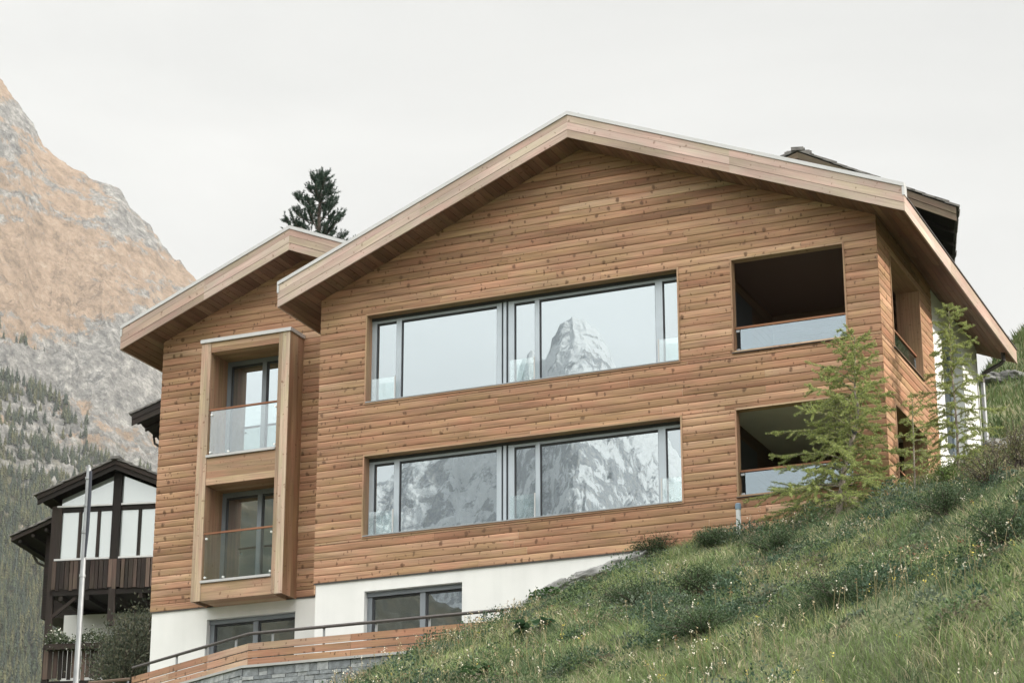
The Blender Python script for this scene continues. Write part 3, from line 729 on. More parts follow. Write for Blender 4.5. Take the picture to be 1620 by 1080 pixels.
bp_ = thing('vent_pipe', 'short pale grey pipe with blue-grey cap standing at the grass edge', 'pipe', (8.72, -.8, -.3))
mb = MB(); mb.tube([(8.72, -.8, -.3), (8.72, -.8, .34)], .042, 12); mb.build('pipe', M['pipe'], bp_, smooth=True)
mb = MB(); mb.tube([(8.72, -.8, .341), (8.72, -.8, .43), (8.72, -.8, .445)], [.052, .052, .04], 12); mb.build('cap', M['cap'], bp_, smooth=True)

# ------------------------------------------------------------------ old chalets
def slate_roof(mb, x0, z0, x1, z1, y0, y1, th=.05, row=.34):
    """stone slates laid in overlapping rows from the eaves (x0, z0) up to the ridge (x1, z1)"""
    d = Vector((x1-x0, 0, z1-z0)); Lg = d.length; d.normalize(); n = Vector((-d.z, 0, d.x)); n = n if n.z > 0 else -n
    k = 0; u = 0
    while u < Lg:
        y = y0
        while y < y1:
            w = min(random.uniform(.3, .7), y1-y); ov = random.uniform(-.03, .05)
            mb.obox(Vector((x0, y, z0)) + d*(u-ov) + n*(.03+random.uniform(0, .02)), d*min(row*1.25, Lg-u+.05) - n*.02, (0, w-.012, 0), n*(th*random.uniform(.8, 1.3)))
            y += w
        u += row; k += 1
def old_chalet():
    O = Vector((-22.55, 23.6, 7.78)); rz = R(13.6)
    h = thing('old_chalet', 'old dark timber chalet with glazed gable room over a slatted balcony', 'house', O, rz)
    c, hw = 2.02, 2.12
    # porch roof
    s = MB(); sl = .41; ez = 2.10
    for sg in (-1, 1):
        xe = c + sg*2.72; slate_roof(s, xe, ez, c, ez+2.72*sl, -.45, 6.5)
    s.obox((c-.16, -.5, ez+2.72*sl+.03), (.32, 0, 0), (0, 7, 0), (0, 0, .09))
    rf = s.build('roof', M['slate'], h, local=True)
    b = MB()
    for sg in (-1, 1):
        for (zo, hh, yy) in ((-.30, .17, -.36), (-.13, .15, -.40)):
            p = Vector((c+sg*2.62, yy, ez+.04+zo)); q = Vector((c, yy, ez+.04+2.62*sl+zo))
            b.prism([p, q, q+Vector((0, 0, hh)), p+Vector((0, 0, hh))], (0, .05, 0))
        for k in range(5):                     # purlins and rafters
            t = .12+k*.2; p = Vector((c+sg*2.6*(1-t), -.33, ez+2.6*t*sl-.13)); b.obox(p, (.09, 0, 0), (0, 6, 0), (0, 0, .12))
        p = Vector((c+sg*2.68, -.3, ez-.03)); q = Vector((c, -.3, ez-.03+2.68*sl)); b.prism([p, q, q+Vector((0, 0, .03)), p+Vector((0, 0, .03))], (0, 6.5, 0))
    b.build('barge_board', M['old'], rf, local=True)
    # wide main roof set back, right and left
    s = MB()
    for sg in (-1, 1):
        xe = c+sg*4.5; slate_roof(s, xe, ez-.70, c, ez-.70+4.5*sl, 2.0, 10)
    rf2 = s.build('roof', M['slate'], h, local=True)
    b = MB()
    for sg in (-1, 1):
        p = Vector((c+sg*4.45, 2.05, ez-.70-.12)); q = Vector((c, 2.05, ez-.70-.12+4.45*sl)); b.prism([p, q, q+Vector((0, 0, .13)), p+Vector((0, 0, .13))], (0, 7.9, 0))
        for k in range(4): b.obox((c+sg*(4.2-k*.45), 2.1, ez-.88+.45*k*sl), (.1, 0, 0), (0, 7.5, 0), (0, 0, .1))
    b.build('rafters', M['old'], rf2, local=True)
    g = MB(); g.tube([(c-4.5, 4.2, ez-.78), (c-4.35, 4.3, ez-1.05), (c-3.9, 4.3, ez-1.25), (c-3.5, 4.3, ez-1.35)], .05, 6); g.build('gutter_outlet', M['darkmetal'], h, local=True)
    # glazed gable front
    f = MB()
    f.box(-.20, .14, -.02, .14, -1.0, ez-.25); f.box(c-.14, c+.14, -.06, .12, -1.0, ez+.75); f.box(2*c-.14, 2*c+.2, -.02, .14, -1.0, ez-.25)
    f.box(.14, c-.14, 0, .1, 1.64, 1.78); f.box(c+.14, 2*c-.14, 0, .1, 1.64, 1.78)
    mull = (.72, 1.36, 2.76, 3.40)
    for x in mull: f.box(x, x+.10, .01, .09, .06, 1.64)
    for xa, xb in ((.14, c-.14), (c+.14, 2*c-.14)):
        f.box(xa, xb, .0, .1, -.06, -.0)
    f.build('gable_frame', M['old'], h, local=True)
    for xa, xb in ((-.02, c-.15), (c+.15, 2*c+.1)):
        for z_, d_ in ((1.79, .05), (0, .06)): st = MB(); st.box(xa, xb, -d_, .1, z_, z_+.06); st.build('pale_sill', M['flash'], h, local=True)
    xs = [.14, .72, 1.36, c-.14]; xs2 = [c+.14, 2.76, 3.40, 2*c-.14]
    for seq, ms in ((xs, 2), (xs2, 2)):
        for i in range(3):
            a = seq[i]+(.10 if i else 0); bb = seq[i+1]
            p = MB(); p.face([(a, .06, .06), (bb, .06, .06), (bb, .06, 1.64), (a, .06, 1.64)]); p.build('pane', M['blindpane'], h, local=True)
    for sg in (-1, 1):
        p = MB(); x_in = c+sg*.14; x_out = c+sg*1.92
        q = [(x_out, .06, 1.85), (x_in, .06, 1.85), (x_in, .06, ez+.78-.14*sl), (x_out, .06, ez+.78-1.92*sl)]
        p.face(q if sg < 0 else q[::-1]); pn = p.build('gable_pane', M['blindpane'], h, local=True)
    # balcony with upright slats
    bl = MB(); x = -.05
    while x < 4.2:
        w = random.uniform(.10, .15); zl = -.97+random.uniform(-.05, .03)
        bl.obox((x, -.06-random.uniform(0, .015), zl), (w, 0, 0), (0, .03, 0), (0, 0, -.02-zl)); x += w+random.uniform(.012, .035)
    bal = bl.build('balcony', M['oldslat'], h, local=True)
    b = MB(); b.box(-.1, 4.2, -.02, 2.6, -1.16, -1.0); b.box(-.1, 4.2, -.0, .08, -.24, -.16)
    for k in range(5): b.box(.2+k*.9, .34+k*.9, .0, 2.6, -1.32, -1.16)
    b.build('balcony_floor', M['old'], bal, local=True)
    ps = MB(); ps.box(-.20, .0, -.02, .16, -6, -1.001); ps.box(c-.10, c+.10, -.07, .10, -2.2, -1.001)
    ps.obox((.0, .02, -1.9), (.8, 0, .62), (0, .1, 0), (-.06, 0, .09)); ps.build('post', M['old'], h, local=True)
    # house behind: timber upper floor, white lower floor
    w = MB(); w.box(-1.4, 5.5, 2.6, 9, -1.3, 1.6); w.prism([(-1.4, 2.6, 1.6), (5.5, 2.6, 1.6), (c, 2.6, 2.95)], (0, 6, 0)); w.box(-.1, 4.1, .2, 2.59, .001, 1.6); w.build('timber_wall', M['old'], h, local=True)
    w = MB(); w.box(-.42, 5.4, 2.2, 8.9, -6, -1.31); w.build('white_wall', M['plaster'], h, local=True)
    # lower balcony with flower box
    lb = MB(); x = -.15
    while x < 2.6:
        wd = random.uniform(.11, .16)
        lb.obox((x, -.05, -3.9+random.uniform(-.05, .05)), (wd, 0, 0), (0, .03, 0), (0, 0, 1.0)); x += wd+random.uniform(.012, .03)
    low = lb.build('balcony', M['oldslat'], h, local=True)
    b = MB(); b.box(-.2, 2.7, -.06, .05, -2.93, -2.84); b.box(-.2, 2.7, -.04, 2.1, -4.1, -3.95); b.build('balcony_floor', M['old'], low, local=True)
    fb = MB(); fb.box(.0, 2.5, -.32, -.09, -2.98, -2.8); fb.build('flower_box', M['old'], low, local=True)
    return h
old_house = old_chalet()

def small_old_house(name, label, O, rz, half, slope, depth, wallh, chimney=False, x_right=False):
    h = thing(name, label, 'house', O, R(rz)); c = -half if x_right else half
    s = MB()
    for sg in (-1, 1):
        xe = c+sg*half; slate_roof(s, xe, 0, c, half*slope, 0, depth, th=.055)
    s.obox((c-.18, -.03, half*slope+.03), (.36, 0, 0), (0, depth, 0), (0, 0, .10))
    rf = s.build('roof', M['slate'], h, local=True)
    b = MB(); f = MB()
    for sg in (-1, 1):
        p = Vector((c+sg*(half-.06), .10, -.04)); q = Vector((c, .10, -.04+(half-.06)*slope))
        b.prism([p, q, q+Vector((0, 0, .05)), p+Vector((0, 0, .05))], (0, depth-.2, 0))
        for k in range(9):
            y = .5+k*(depth-1)/8; p2 = p+Vector((0, y, -.13)); q2 = q+Vector((0, y, -.13))
            b.prism([p2, q2, q2+Vector((0, 0, .125)), p2+Vector((0, 0, .125))], (0, .10, 0))
        for (zo, hh, yy) in ((-.42, .20, .05), (-.215, .20, .03)):
            p = Vector((c+sg*(half-.05), yy, zo+.03)); q = Vector((c, yy, zo+.03+(half-.05)*slope))
            f.prism([p, q, q+Vector((0, 0, hh)), p+Vector((0, 0, hh))], (0, .04, 0))
    b.build('rafters', M['old'], rf, local=True); f.build('barge_board', M['oldfascia'] if chimney else M['old'], rf, local=True)
    w = MB(); wx = half-1.0; w.prism([(c-wx, 1.0, -wallh), (c+wx, 1.0, -wallh), (c+wx, 1.0, slope*1.0-.2), (c, 1.0, half*slope-.2), (c-wx, 1.0, slope*1.0-.2)], (0, depth-2, 0)); w.build('wall', M['old'], h, local=True)
    if chimney:
        zr = half*slope
        ch = MB(); ch.box(c-.30, c+.30, 1.2, 1.8, zr-.4, zr+.42); cho = ch.build('chimney', M['rock'], h, local=True)
        k = MB(); k.box(c-.40, c+.40, 1.1, 1.9, zr+0.421, zr+0.480); k.box(c-.34, c+.34, 1.15, 1.85, zr+0.481, zr+0.530)
        k.box(c-.16, c+.16, 1.35, 1.65, zr+0.531, zr+0.640); k.box(c-.2, c+.2, 1.3, 1.7, zr+0.641, zr+0.670); k.build('chimney_cap', M['slate'], cho, local=True)
    else:
        g = MB(); g.tube([(.08, 2.4, -.1), (.1, 2.5, -.35), (.5, 2.5, -.62), (.9, 2.5, -.7)], .05, 6); g.build('gutter_outlet', M['darkmetal'], h, local=True)
    return h
p = at_dist(1515, 323, 62); small_old_house('old_chalet', 'old chalet behind the ridge at right, stone-slate roof with a chimney', Vector(p)-Vector((0, 0, .1)), 15, 4.45, .455, 9, 6, True, True)
p = at_dist(206, 656, 80); small_old_house('old_barn', 'dark slate-roofed old building peeping out left of the new house', Vector(p), 13.6, 3.6, .41, 8, 9)

# ------------------------------------------------------------------ far mountains
def mountain_mat(name, snow=False):
    m, nt, out = newmat(name)
    p = N(nt, 'BsdfPrincipled', Roughness=.95); p.inputs['Specular IOR Level'].default_value = .1
    tc = N(nt, 'TexCoord'); at = N(nt, 'Attribute'); at.attribute_name = 'rockmask'
    ag = N(nt, 'Attribute'); ag.attribute_name = 'greenmask'
    n1 = N(nt, 'TexNoise', Scale=.045, Detail=10.); n1.inputs['Roughness'].default_value = .78; L(nt, tc, 'Object', n1, 'Vector')
    n2 = N(nt, 'TexNoise', Scale=.07, Detail=8.); n2.inputs['Roughness'].default_value = .75; L(nt, tc, 'Object', n2, 'Vector')
    if snow:
        rock = ramp(nt, [(.3, (.22, .245, .28)), (.5, (.38, .40, .425)), (.7, (.60, .585, .555))]); L(nt, n2, 'Fac', rock, 0)
        soft = ramp(nt, [(.3, (.78, .81, .84)), (.7, (.90, .91, .92))]); L(nt, n1, 'Fac', soft, 0)
    else:
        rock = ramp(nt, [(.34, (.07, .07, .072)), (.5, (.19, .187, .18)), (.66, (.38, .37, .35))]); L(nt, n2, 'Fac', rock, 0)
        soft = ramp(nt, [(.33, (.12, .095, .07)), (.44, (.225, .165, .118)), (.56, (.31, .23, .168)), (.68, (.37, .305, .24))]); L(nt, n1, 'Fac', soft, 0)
    # mask with a broken edge
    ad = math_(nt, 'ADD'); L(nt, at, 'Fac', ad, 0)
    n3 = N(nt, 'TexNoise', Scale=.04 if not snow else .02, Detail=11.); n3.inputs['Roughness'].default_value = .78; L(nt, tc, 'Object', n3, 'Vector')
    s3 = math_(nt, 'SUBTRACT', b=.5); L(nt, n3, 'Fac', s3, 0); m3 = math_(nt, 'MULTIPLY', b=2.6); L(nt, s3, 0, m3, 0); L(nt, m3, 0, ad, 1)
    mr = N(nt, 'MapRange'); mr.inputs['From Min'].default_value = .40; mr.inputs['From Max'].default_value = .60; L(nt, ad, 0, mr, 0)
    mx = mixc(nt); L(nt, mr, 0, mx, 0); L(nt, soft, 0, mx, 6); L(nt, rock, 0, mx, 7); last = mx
    if not snow:
        gr = ramp(nt, [(.35, (.05, .055, .032)), (.52, (.105, .10, .06)), (.7, (.19, .17, .115))]); L(nt, n2, 'Fac', gr, 0)
        a2 = math_(nt, 'ADD'); L(nt, ag, 'Fac', a2, 0); L(nt, m3, 0, a2, 1)
        r2 = N(nt, 'MapRange'); r2.inputs['From Min'].default_value = .35; r2.inputs['From Max'].default_value = .7; L(nt, a2, 0, r2, 0)
        mg = mixc(nt); L(nt, r2, 0, mg, 0); L(nt, last, 2, mg, 6); L(nt, gr, 0, mg, 7); last = mg
    L(nt, last, 2, p, 'Base Color')
    bp = N(nt, 'Bump', Strength=1., Distance=14.); L(nt, n2, 'Fac', bp, 'Height'); L(nt, bp, 0, p, 'Normal')
    L(nt, p, 0, out, 0); return m

def slope_grid(sil, az0, az1, naz, r0, rc, el0, nt_, mirror=False, rfn=None, amp=1., fs=1., seed=0, crags=10, gully=75):
    """a mountain side: foot at r0, crest at rc; sil = crest elevation over azimuth. Returns grids X, Y, Z and (az, t)"""
    az = np.linspace(az0, az1, naz); t = np.linspace(0, 1.12, nt_)
    A, T = np.meshgrid(az, t); es = np.interp(A, sil[0], sil[1])
    tt = np.clip(T, 0, 1)
    Rr = r0 + (rc-r0)*T + (rfn(A, T) if rfn else 0)
    E = el0 + (es-el0)*tt
    H = Rr*np.tan(E)
    over = np.maximum(T-1, 0); H = np.where(T > 1, rc*np.tan(es) - over*(rc-r0)*1.4, H)
    sy = -1 if mirror else 1
    X = CN[0] - np.sin(A)*Rr; Y = CN[1] + sy*np.cos(A)*Rr
    n = fbm(X/330*fs, (Y+H)/330*fs, 6, seed+31, .55, ridge=True)-.5
    n2 = fbm(X/60*fs, (Y+H*1.3)/60*fs, 4, seed+47, .55, ridge=True)-.5
    fade = sstep(0, .1, T)*(1-.75*sstep(.86, 1., T)); top = 1-.6*sstep(.9, 1, T)
    # gullies run down the slope, ledges across it, crags between them
    warp = 3*fbm(A*40, T*5, 3, seed+61)
    gul = fbm(A*70*fs + warp, T*2.6, 4, seed+63, .55, ridge=True)-.6
    led = fbm(X/190*fs, H/26*fs + 2.5*fbm(X/300, H/200, 3, seed+65), 4, seed+64, .6)-.5
    crag = fbm(X/24*fs, H/20*fs, 4, seed+66, .6, ridge=True)-.5
    H = H + amp*(90*n*fade + 22*n2*top + gully*gul*fade + 36*led*top + crags*crag*top)
    return A, T, X, Y, CN[2]+H, n, n2
def grid_faces(ny, nx):
    i = np.arange(nx*ny).reshape(ny, nx)
    return np.stack([i[:-1, :-1], i[:-1, 1:], i[1:, 1:], i[1:, :-1]], -1).reshape(-1, 4)

def sil_from_px(pts):
    q = sorted(az_el(u, v) for u, v in pts); return np.array([a for a, e in q]), np.array([e for a, e in q])
# -- the rocky mountain on the left
SILM = sil_from_px([(-900, -250), (-500, -190), (-260, -110), (-120, 20), (-40, 95), (0, 130), (20, 160), (45, 192), (70, 235), (105, 265), (140, 288), (190, 310), (215, 345), (240, 372), (265, 408), (300, 440), (340, 478), (420, 545), (520, 620), (700, 690), (900, 730), (1300, 760), (1700, 800)])
a_l, _ = az_el(-300, 500); a_r, _ = az_el(560, 500)
A, T, MX, MY, MZ, n_, n2_ = slope_grid(SILM, a_r, a_l, 760, 1600, 3200, R(7.2), 800, amp=1.0, crags=22, gully=32)
U_, V_ = project(np.stack([MX, MY, MZ], -1))
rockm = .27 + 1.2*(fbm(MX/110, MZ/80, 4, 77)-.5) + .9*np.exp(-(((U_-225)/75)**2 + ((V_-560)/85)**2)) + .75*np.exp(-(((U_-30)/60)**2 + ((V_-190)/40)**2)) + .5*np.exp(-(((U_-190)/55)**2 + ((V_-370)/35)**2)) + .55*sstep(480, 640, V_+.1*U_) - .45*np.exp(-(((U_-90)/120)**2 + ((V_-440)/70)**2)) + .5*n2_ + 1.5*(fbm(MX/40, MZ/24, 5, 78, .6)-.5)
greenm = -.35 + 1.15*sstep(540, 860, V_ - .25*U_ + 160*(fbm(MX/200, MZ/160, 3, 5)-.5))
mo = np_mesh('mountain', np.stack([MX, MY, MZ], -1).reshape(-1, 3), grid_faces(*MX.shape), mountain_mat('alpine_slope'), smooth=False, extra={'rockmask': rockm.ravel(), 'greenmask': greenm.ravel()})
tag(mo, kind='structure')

# conifers on it
def conifer_arrays(seed, layers=8, k=9):
    rg = np.random.default_rng(seed); V = []; F = []; C = []
    for i in range(layers):
        t = i/(layers-1); z0 = .06+.80*t; r = .20*(1-t)**.8+.018
        for j in range(k if t < .8 else 5):
            a = 2*np.pi*(j+rg.uniform(-.35, .35))/k + i*1.3; l = r*rg.uniform(.65, 1.2); w = .55*l+.012; dz = rg.uniform(.03, .09)
            c = np.array([np.cos(a), np.sin(a)]); s = np.array([-c[1], c[0]])
            b = len(V); top = z0 + .16*(1-.5*t)
            V += [(*(c*.01), top), (*(c*l*.6+s*w*.5), z0+.02), (*(c*l), z0-dz), (*(c*l*.6-s*w*.5), z0+.02)]
            F.append((b, b+1, b+2, b+3)); C.append(rg.uniform(.6, 1.25))
    b = len(V); V += [(0.012, 0, .8), (-.012, .012, .8), (-.012, -.012, .8), (0, 0, 1.02)]; F += [(b, b+1, b+3, b+3), (b+1, b+2, b+3, b+3), (b+2, b, b+3, b+3)]; C += [.9]*3
    F = [f if f[2] != f[3] else (f[0], f[1], f[2], f[2]) for f in F]
    return np.array(V, float), np.array(F), np.array(C)
def forest():
    protos = [conifer_arrays(s) for s in range(4)]
    cand = []
    ny, nx = MX.shape
    I = RG.integers(0, ny-1, 160000); J = RG.integers(0, nx-1, 160000)
    fi = RG.random(160000); fj = RG.random(160000)
    def bil(G): return (G[I, J]*(1-fj)+G[I, J+1]*fj)*(1-fi) + (G[I+1, J]*(1-fj)+G[I+1, J+1]*fj)*fi
    X, Y, Z, T_ = bil(MX), bil(MY), bil(MZ), bil(T)
    u, v = project(np.stack([X, Y, Z], -1))
    edge = 525 + .75*u
    pat = fbm(X/34+Z/90, Z/40, 3, 91); pat = np.argsort(np.argsort(pat))/len(pat)
    cover = .18 + .45*sstep(0, 110, v-edge) + .36*sstep(150, 270, v-edge)
    dens = sstep(-30, 30, v-edge)*sstep(-.10, .06, pat - (1-cover))*(.7+.3*sstep(150, 300, v-edge))
    keep = (T_ < .98) & (u > -120) & (u < 300) & (v < 1180) & (RG.random(len(u)) < dens*.9)
    X, Y, Z, u, v = X[keep], Y[keep], Z[keep], u[keep], v[keep]
    D = np.hypot(X-CN[0], Y-CN[1]); order = RG.permutation(len(D))[:9500]
    X, Y, Z, u, v, D = X[order], Y[order], Z[order], u[order], v[order], D[order]
    hgt = RG.uniform(10, 21, len(X))
    vis = (u > -15) & (u < 262) & (v < 1100) & (v > 100)
    idx = np.where(vis)[0]; idx = idx[np.argsort(-(hgt/D)[idx])][:300]; single = np.zeros(len(X), bool); single[idx] = True
    base = np.array([[.04, .055, .028], [.06, .07, .03], [.028, .042, .027], [.085, .085, .036]])
    tw = RG.integers(0, 4, len(X))
    # one mesh per kind for the individual trees
    kinds = []
    for k in range(4):
        V, F, C = protos[k]; me_o = np_mesh('conifer', V*[1, 1, 1], F, M['needle'], tint=base[k][None]*C[:, None])
        kinds.append(me_o)
    used = set()
    for i in idx:
        k = tw[i]; o = kinds[k] if k not in used else kinds[k].copy()
        if k in used: COL.objects.link(o)
        used.add(k); o.location = (X[i], Y[i], Z[i]-.4); h = hgt[i]; o.scale = (h, h, h); o.rotation_euler = (0, 0, RG.uniform(0, 6.28))
        tag(o, 'small green conifer among many on the rocky slope of the far mountain', 'tree', 'conifers on the far mountainside')
    rest = np.where(~single)[0]; VV = []; FF = []; CC = []; off = 0
    for i in rest:
        V, F, C = protos[tw[i]]; a = RG.uniform(0, 6.28); ca, sa = math.cos(a), math.sin(a)
        P = np.c_[V[:, 0]*ca-V[:, 1]*sa, V[:, 0]*sa+V[:, 1]*ca, V[:, 2]]*hgt[i] + [X[i], Y[i], Z[i]-.4]
        VV.append(P); FF.append(F+off); CC.append(base[tw[i]][None]*C[:, None]); off += len(V)
    tag(np_mesh('conifer_forest', np.concatenate(VV), np.concatenate(FF), M['needle'], tint=np.concatenate(CC)), 'dense conifer forest covering the lower slopes of the far mountain', 'forest', kind='stuff')
forest()

# -- the snowy rock pyramid behind the camera that the panoramic windows mirror
def peak():
    sil = sil_from_px([(-200, 1000), (300, 900), (500, 800), (580, 760), (630, 722), (690, 690), (740, 668), (775, 640), (800, 590), (812, 545), (820, 540), (830, 562), (846, 562), (856, 528), (874, 505), (893, 493), (908, 489), (926, 505), (944, 530), (955, 560), (975, 592), (1010, 640), (1045, 690), (1080, 735), (1140, 790), (1300, 860), (1700, 930), (2200, 980)])
    al, _ = az_el(330, 500); ar, _ = az_el(1330, 500)
    ridge_a = np.array([az_el(u, 500)[0] for u in (-200, 600, 760, 880, 1010, 1120, 2200)])
    def rfn(A_, T_):     # buttress towards the viewer under the summit: two differently lit faces
        u = np.interp(A_, ridge_a[::-1], [0, .05, .15, 1., .35, .1, 0][::-1])
        return -1100*u*(1-T_)*np.clip(T_, 0, 1)*2.2
    A2, T2, X, Y, Z, n, n2 = slope_grid(sil, ar, al, 720, 4200, 6200, R(6.5), 640, mirror=True, rfn=rfn, amp=1.3, fs=.75, seed=100, crags=26)
    streak = fbm((A2-al)*160, T2*9, 4, 55, .6)
    rm = .34 - .12*sstep(.80, 1., T2) + 1.2*(streak-.5) + 1.0*(fbm(X/60, Z/36, 4, 13)-.5) + .8*n2 + .7*(fbm(X/250, Z/160, 5, 12)-.5) - .25*sstep(.3, .9, np.interp(A2, ridge_a[::-1], [0, 0, .1, .1, .9, 1, 1][::-1]))*1.
    o = np_mesh('mountain', np.stack([X, Y, Z], -1).reshape(-1, 3), grid_faces(*X.shape), mountain_mat('snowy_rock', True), smooth=False, extra={'rockmask': rm.ravel()})
    tag(o, kind='structure')
peak()
# -- wooded hillside across the valley, mirrored in the lowest windows
def hillside():
    sil = sil_from_px([(-1500, 560), (-400, 640), (100, 640), (300, 700), (430, 752), (500, 850), (585, 905), (650, 935), (730, 950), (800, 985), (1000, 1010), (1700, 1030), (2600, 1040)])
    al, _ = az_el(-1500, 500); ar, _ = az_el(2600, 500)
    A2, T2, X, Y, Z, n, n2 = slope_grid(sil, ar, al, 300, 380, 900, R(-.5), 160, mirror=True, amp=.16, fs=3, seed=200)
    Z = Z + 7*(fbm(X/9, Y/9, 3, 71)-.5)*sstep(0.05, .2, T2)
    m, nt, out = newmat('wooded_slope'); p = N(nt, 'BsdfPrincipled', Roughness=.95); tc = N(nt, 'TexCoord')
    n1 = N(nt, 'TexNoise', Scale=.05, Detail=10.); n1.inputs['Roughness'].default_value = .7; L(nt, tc, 'Object', n1, 'Vector')
    cr = ramp(nt, [(.3, (.012, .014, .009)), (.5, (.035, .033, .018)), (.66, (.075, .06, .033)), (.74, (.3, .29, .26))]); L(nt, n1, 'Fac', cr, 0); L(nt, cr, 0, p, 'Base Color'); L(nt, p, 0, out, 0)
    tag(np_mesh('hills', np.stack([X, Y, Z], -1).reshape(-1, 3), grid_faces(*X.shape), m, smooth=True), kind='structure')
hillside()

# ------------------------------------------------------------------ plants
def quads(base, d, w, length, tip=.3):
    """flat leaf quads: base points, unit directions, unit widths"""
    a = base - w*length[:, None]*0
    return a
def leaf_cards(P, D, Wd, ln, wd):
    """rhombic leaves: P base, D direction, Wd side vector, lengths and half widths"""
    ln = ln[:, None]; wd = wd[:, None]
    V = np.stack([P, P + D*ln*.45 + Wd*wd, P + D*ln, P + D*ln*.45 - Wd*wd], 1).reshape(-1, 3)
    F = np.arange(len(V)).reshape(-1, 4); return V, F
def unit(v): return v/np.maximum(np.linalg.norm(v, axis=-1, keepdims=True), 1e-9)
def rand_dirs(n, up=0., rg=RG):
    d = rg.normal(size=(n, 3)); d[:, 2] += up; return unit(d)

# grass: blades over the bank in front of and beside the house
def house_mask(x, y):
    return ((x > -.02) & (x < W+.06) & (y > -.03) & (y < 8.6)) | ((x < 5.9) & (y > -2.0))
def sample_bank(n, x0, x1, y0, y1):
    x = RG.uniform(x0, x1, n); y = RG.uniform(y0, y1, n)
    ok = ~house_mask(x, y) & ~((y > -.24) & (y < 0) & (x > 3.4) & (x < 6.6)); return x[ok], y[ok]
def grass(n, box, ulo, uhi, ws, label):
    x, y = sample_bank(n, *box)
    z = ground_z(x, y); u, v = project(np.stack([x, y, z], -1))
    k = (u > ulo) & (u < uhi) & (v < 1300) & (v > 350); x, y, z, v, u = x[k], y[k], z[k], v[k], u[k]
    p1 = fbm(x*.8, y*.8, 4, 301); p2 = fbm(x*1.7+9, y*1.7, 3, 302); p3 = fbm(x*.45, y*.45+4, 3, 303); tall = fbm(x*1.1, y*1.1, 3, 310)
    keep = RG.random(len(x)) < .40+.9*tall; x, y, z, p1, p2, p3, tall = [q[keep] for q in (x, y, z, p1, p2, p3, tall)]
    n = len(x); hp = fbm(x*.6, y*.6, 3, 401)
    h = (.07+.34*np.clip(tall-.28, 0, 1)**1.1)*RG.uniform(.4, 1.2, n)*(1-.55*sstep(.50, .58, hp)) + .02
    h *= 1-.5*sstep(3, 8, y)
    lean = RG.normal(size=(n, 2))*.6 + np.array([-.12, -.10]); w = RG.uniform(.0035, .0085, n)*ws
    a = RG.uniform(0, np.pi, n); wx, wy = np.cos(a)*w, np.sin(a)*w
    P = np.stack([x, y, z-.01], -1); mid = P + np.stack([lean[:, 0]*h*.25, lean[:, 1]*h*.25, h*.55], -1); tipp = P + np.stack([lean[:, 0]*h*.9, lean[:, 1]*h*.9, h], -1)
    ww = np.stack([wx, wy, 0*wx], -1)
    V = np.stack([P-ww, P+ww, mid+ww*.85, mid-ww*.85, tipp+ww*.12, tipp-ww*.12], 1).reshape(-1, 3)
    b = np.arange(n)*6; F = np.stack([np.stack([b, b+1, b+2, b+3], -1), np.stack([b+3, b+2, b+4, b+5], -1)], 1).reshape(-1, 4)
    pal = np.array([[.07, .11, .05], [.15, .205, .082], [.25, .285, .12], [.36, .33, .215], [.19, .21, .125]])
    g = RG.random(n)
    dry = sstep(.52, .64, p2)*.30 + .05; dark = sstep(.46, .60, p1); yel = sstep(.5, .64, p3)*.6
    c = np.where((g < dry)[:, None], pal[3], np.where((RG.random(n) < dark)[:, None], pal[0], np.where((RG.random(n) < yel)[:, None], pal[2], pal[1])))
    c = np.where((RG.random(n) < .22)[:, None], pal[4], c)*RG.uniform(.7, 1.3, n)[:, None]
    tag(np_mesh('grass', V, F, M['blade'], tint=np.repeat(c, 2, 0)), label, 'grass', kind='stuff')
grass(700000, (.2, 25, -22, 12), 380, 1800, 1, 'long mixed green and dry grass covering the sloping bank')
grass(260000, (14, 40, -24, 24), 1800, 3000, 2.2, 'coarse grass on the slope continuing to the right of the bank')
def hill_grass():
    n = 190000; x = RG.uniform(4, 34, n); y = RG.uniform(9.5, 46, n); k = ~((x < 11.4) & (y < 10)); x, y = x[k], y[k]; z = ground_z(x, y)
    u, v = project(np.stack([x, y, z], -1)); k = (u > 1380) & (u < 2700); x, y, z = x[k], y[k], z[k]; n = len(x)
    P = np.stack([x, y, z-.02], -1); h = RG.uniform(.10, .34, n)*(.5+fbm(x*.7, y*.7, 3, 88)); D = unit(np.c_[RG.normal(size=(n, 2))*.4, np.ones(n)]); a = RG.uniform(0, 3.14, n)
    V, F = leaf_cards(P, D, np.c_[np.cos(a), np.sin(a), 0*a], h, RG.uniform(.008, .02, n)); p = fbm(x*.35, y*.35, 3, 89)[:, None]
    c = np.where(RG.random((n, 1)) < .2, [[.17, .16, .085]], np.where(p > .5, [[.055, .085, .03]], [[.08, .115, .04]]))*RG.uniform(.65, 1.3, (n, 1))
    tag(np_mesh('grass', V, F, M['blade'], tint=c), 'short green grass on the hillside behind the house', 'grass', kind='stuff')
hill_grass()
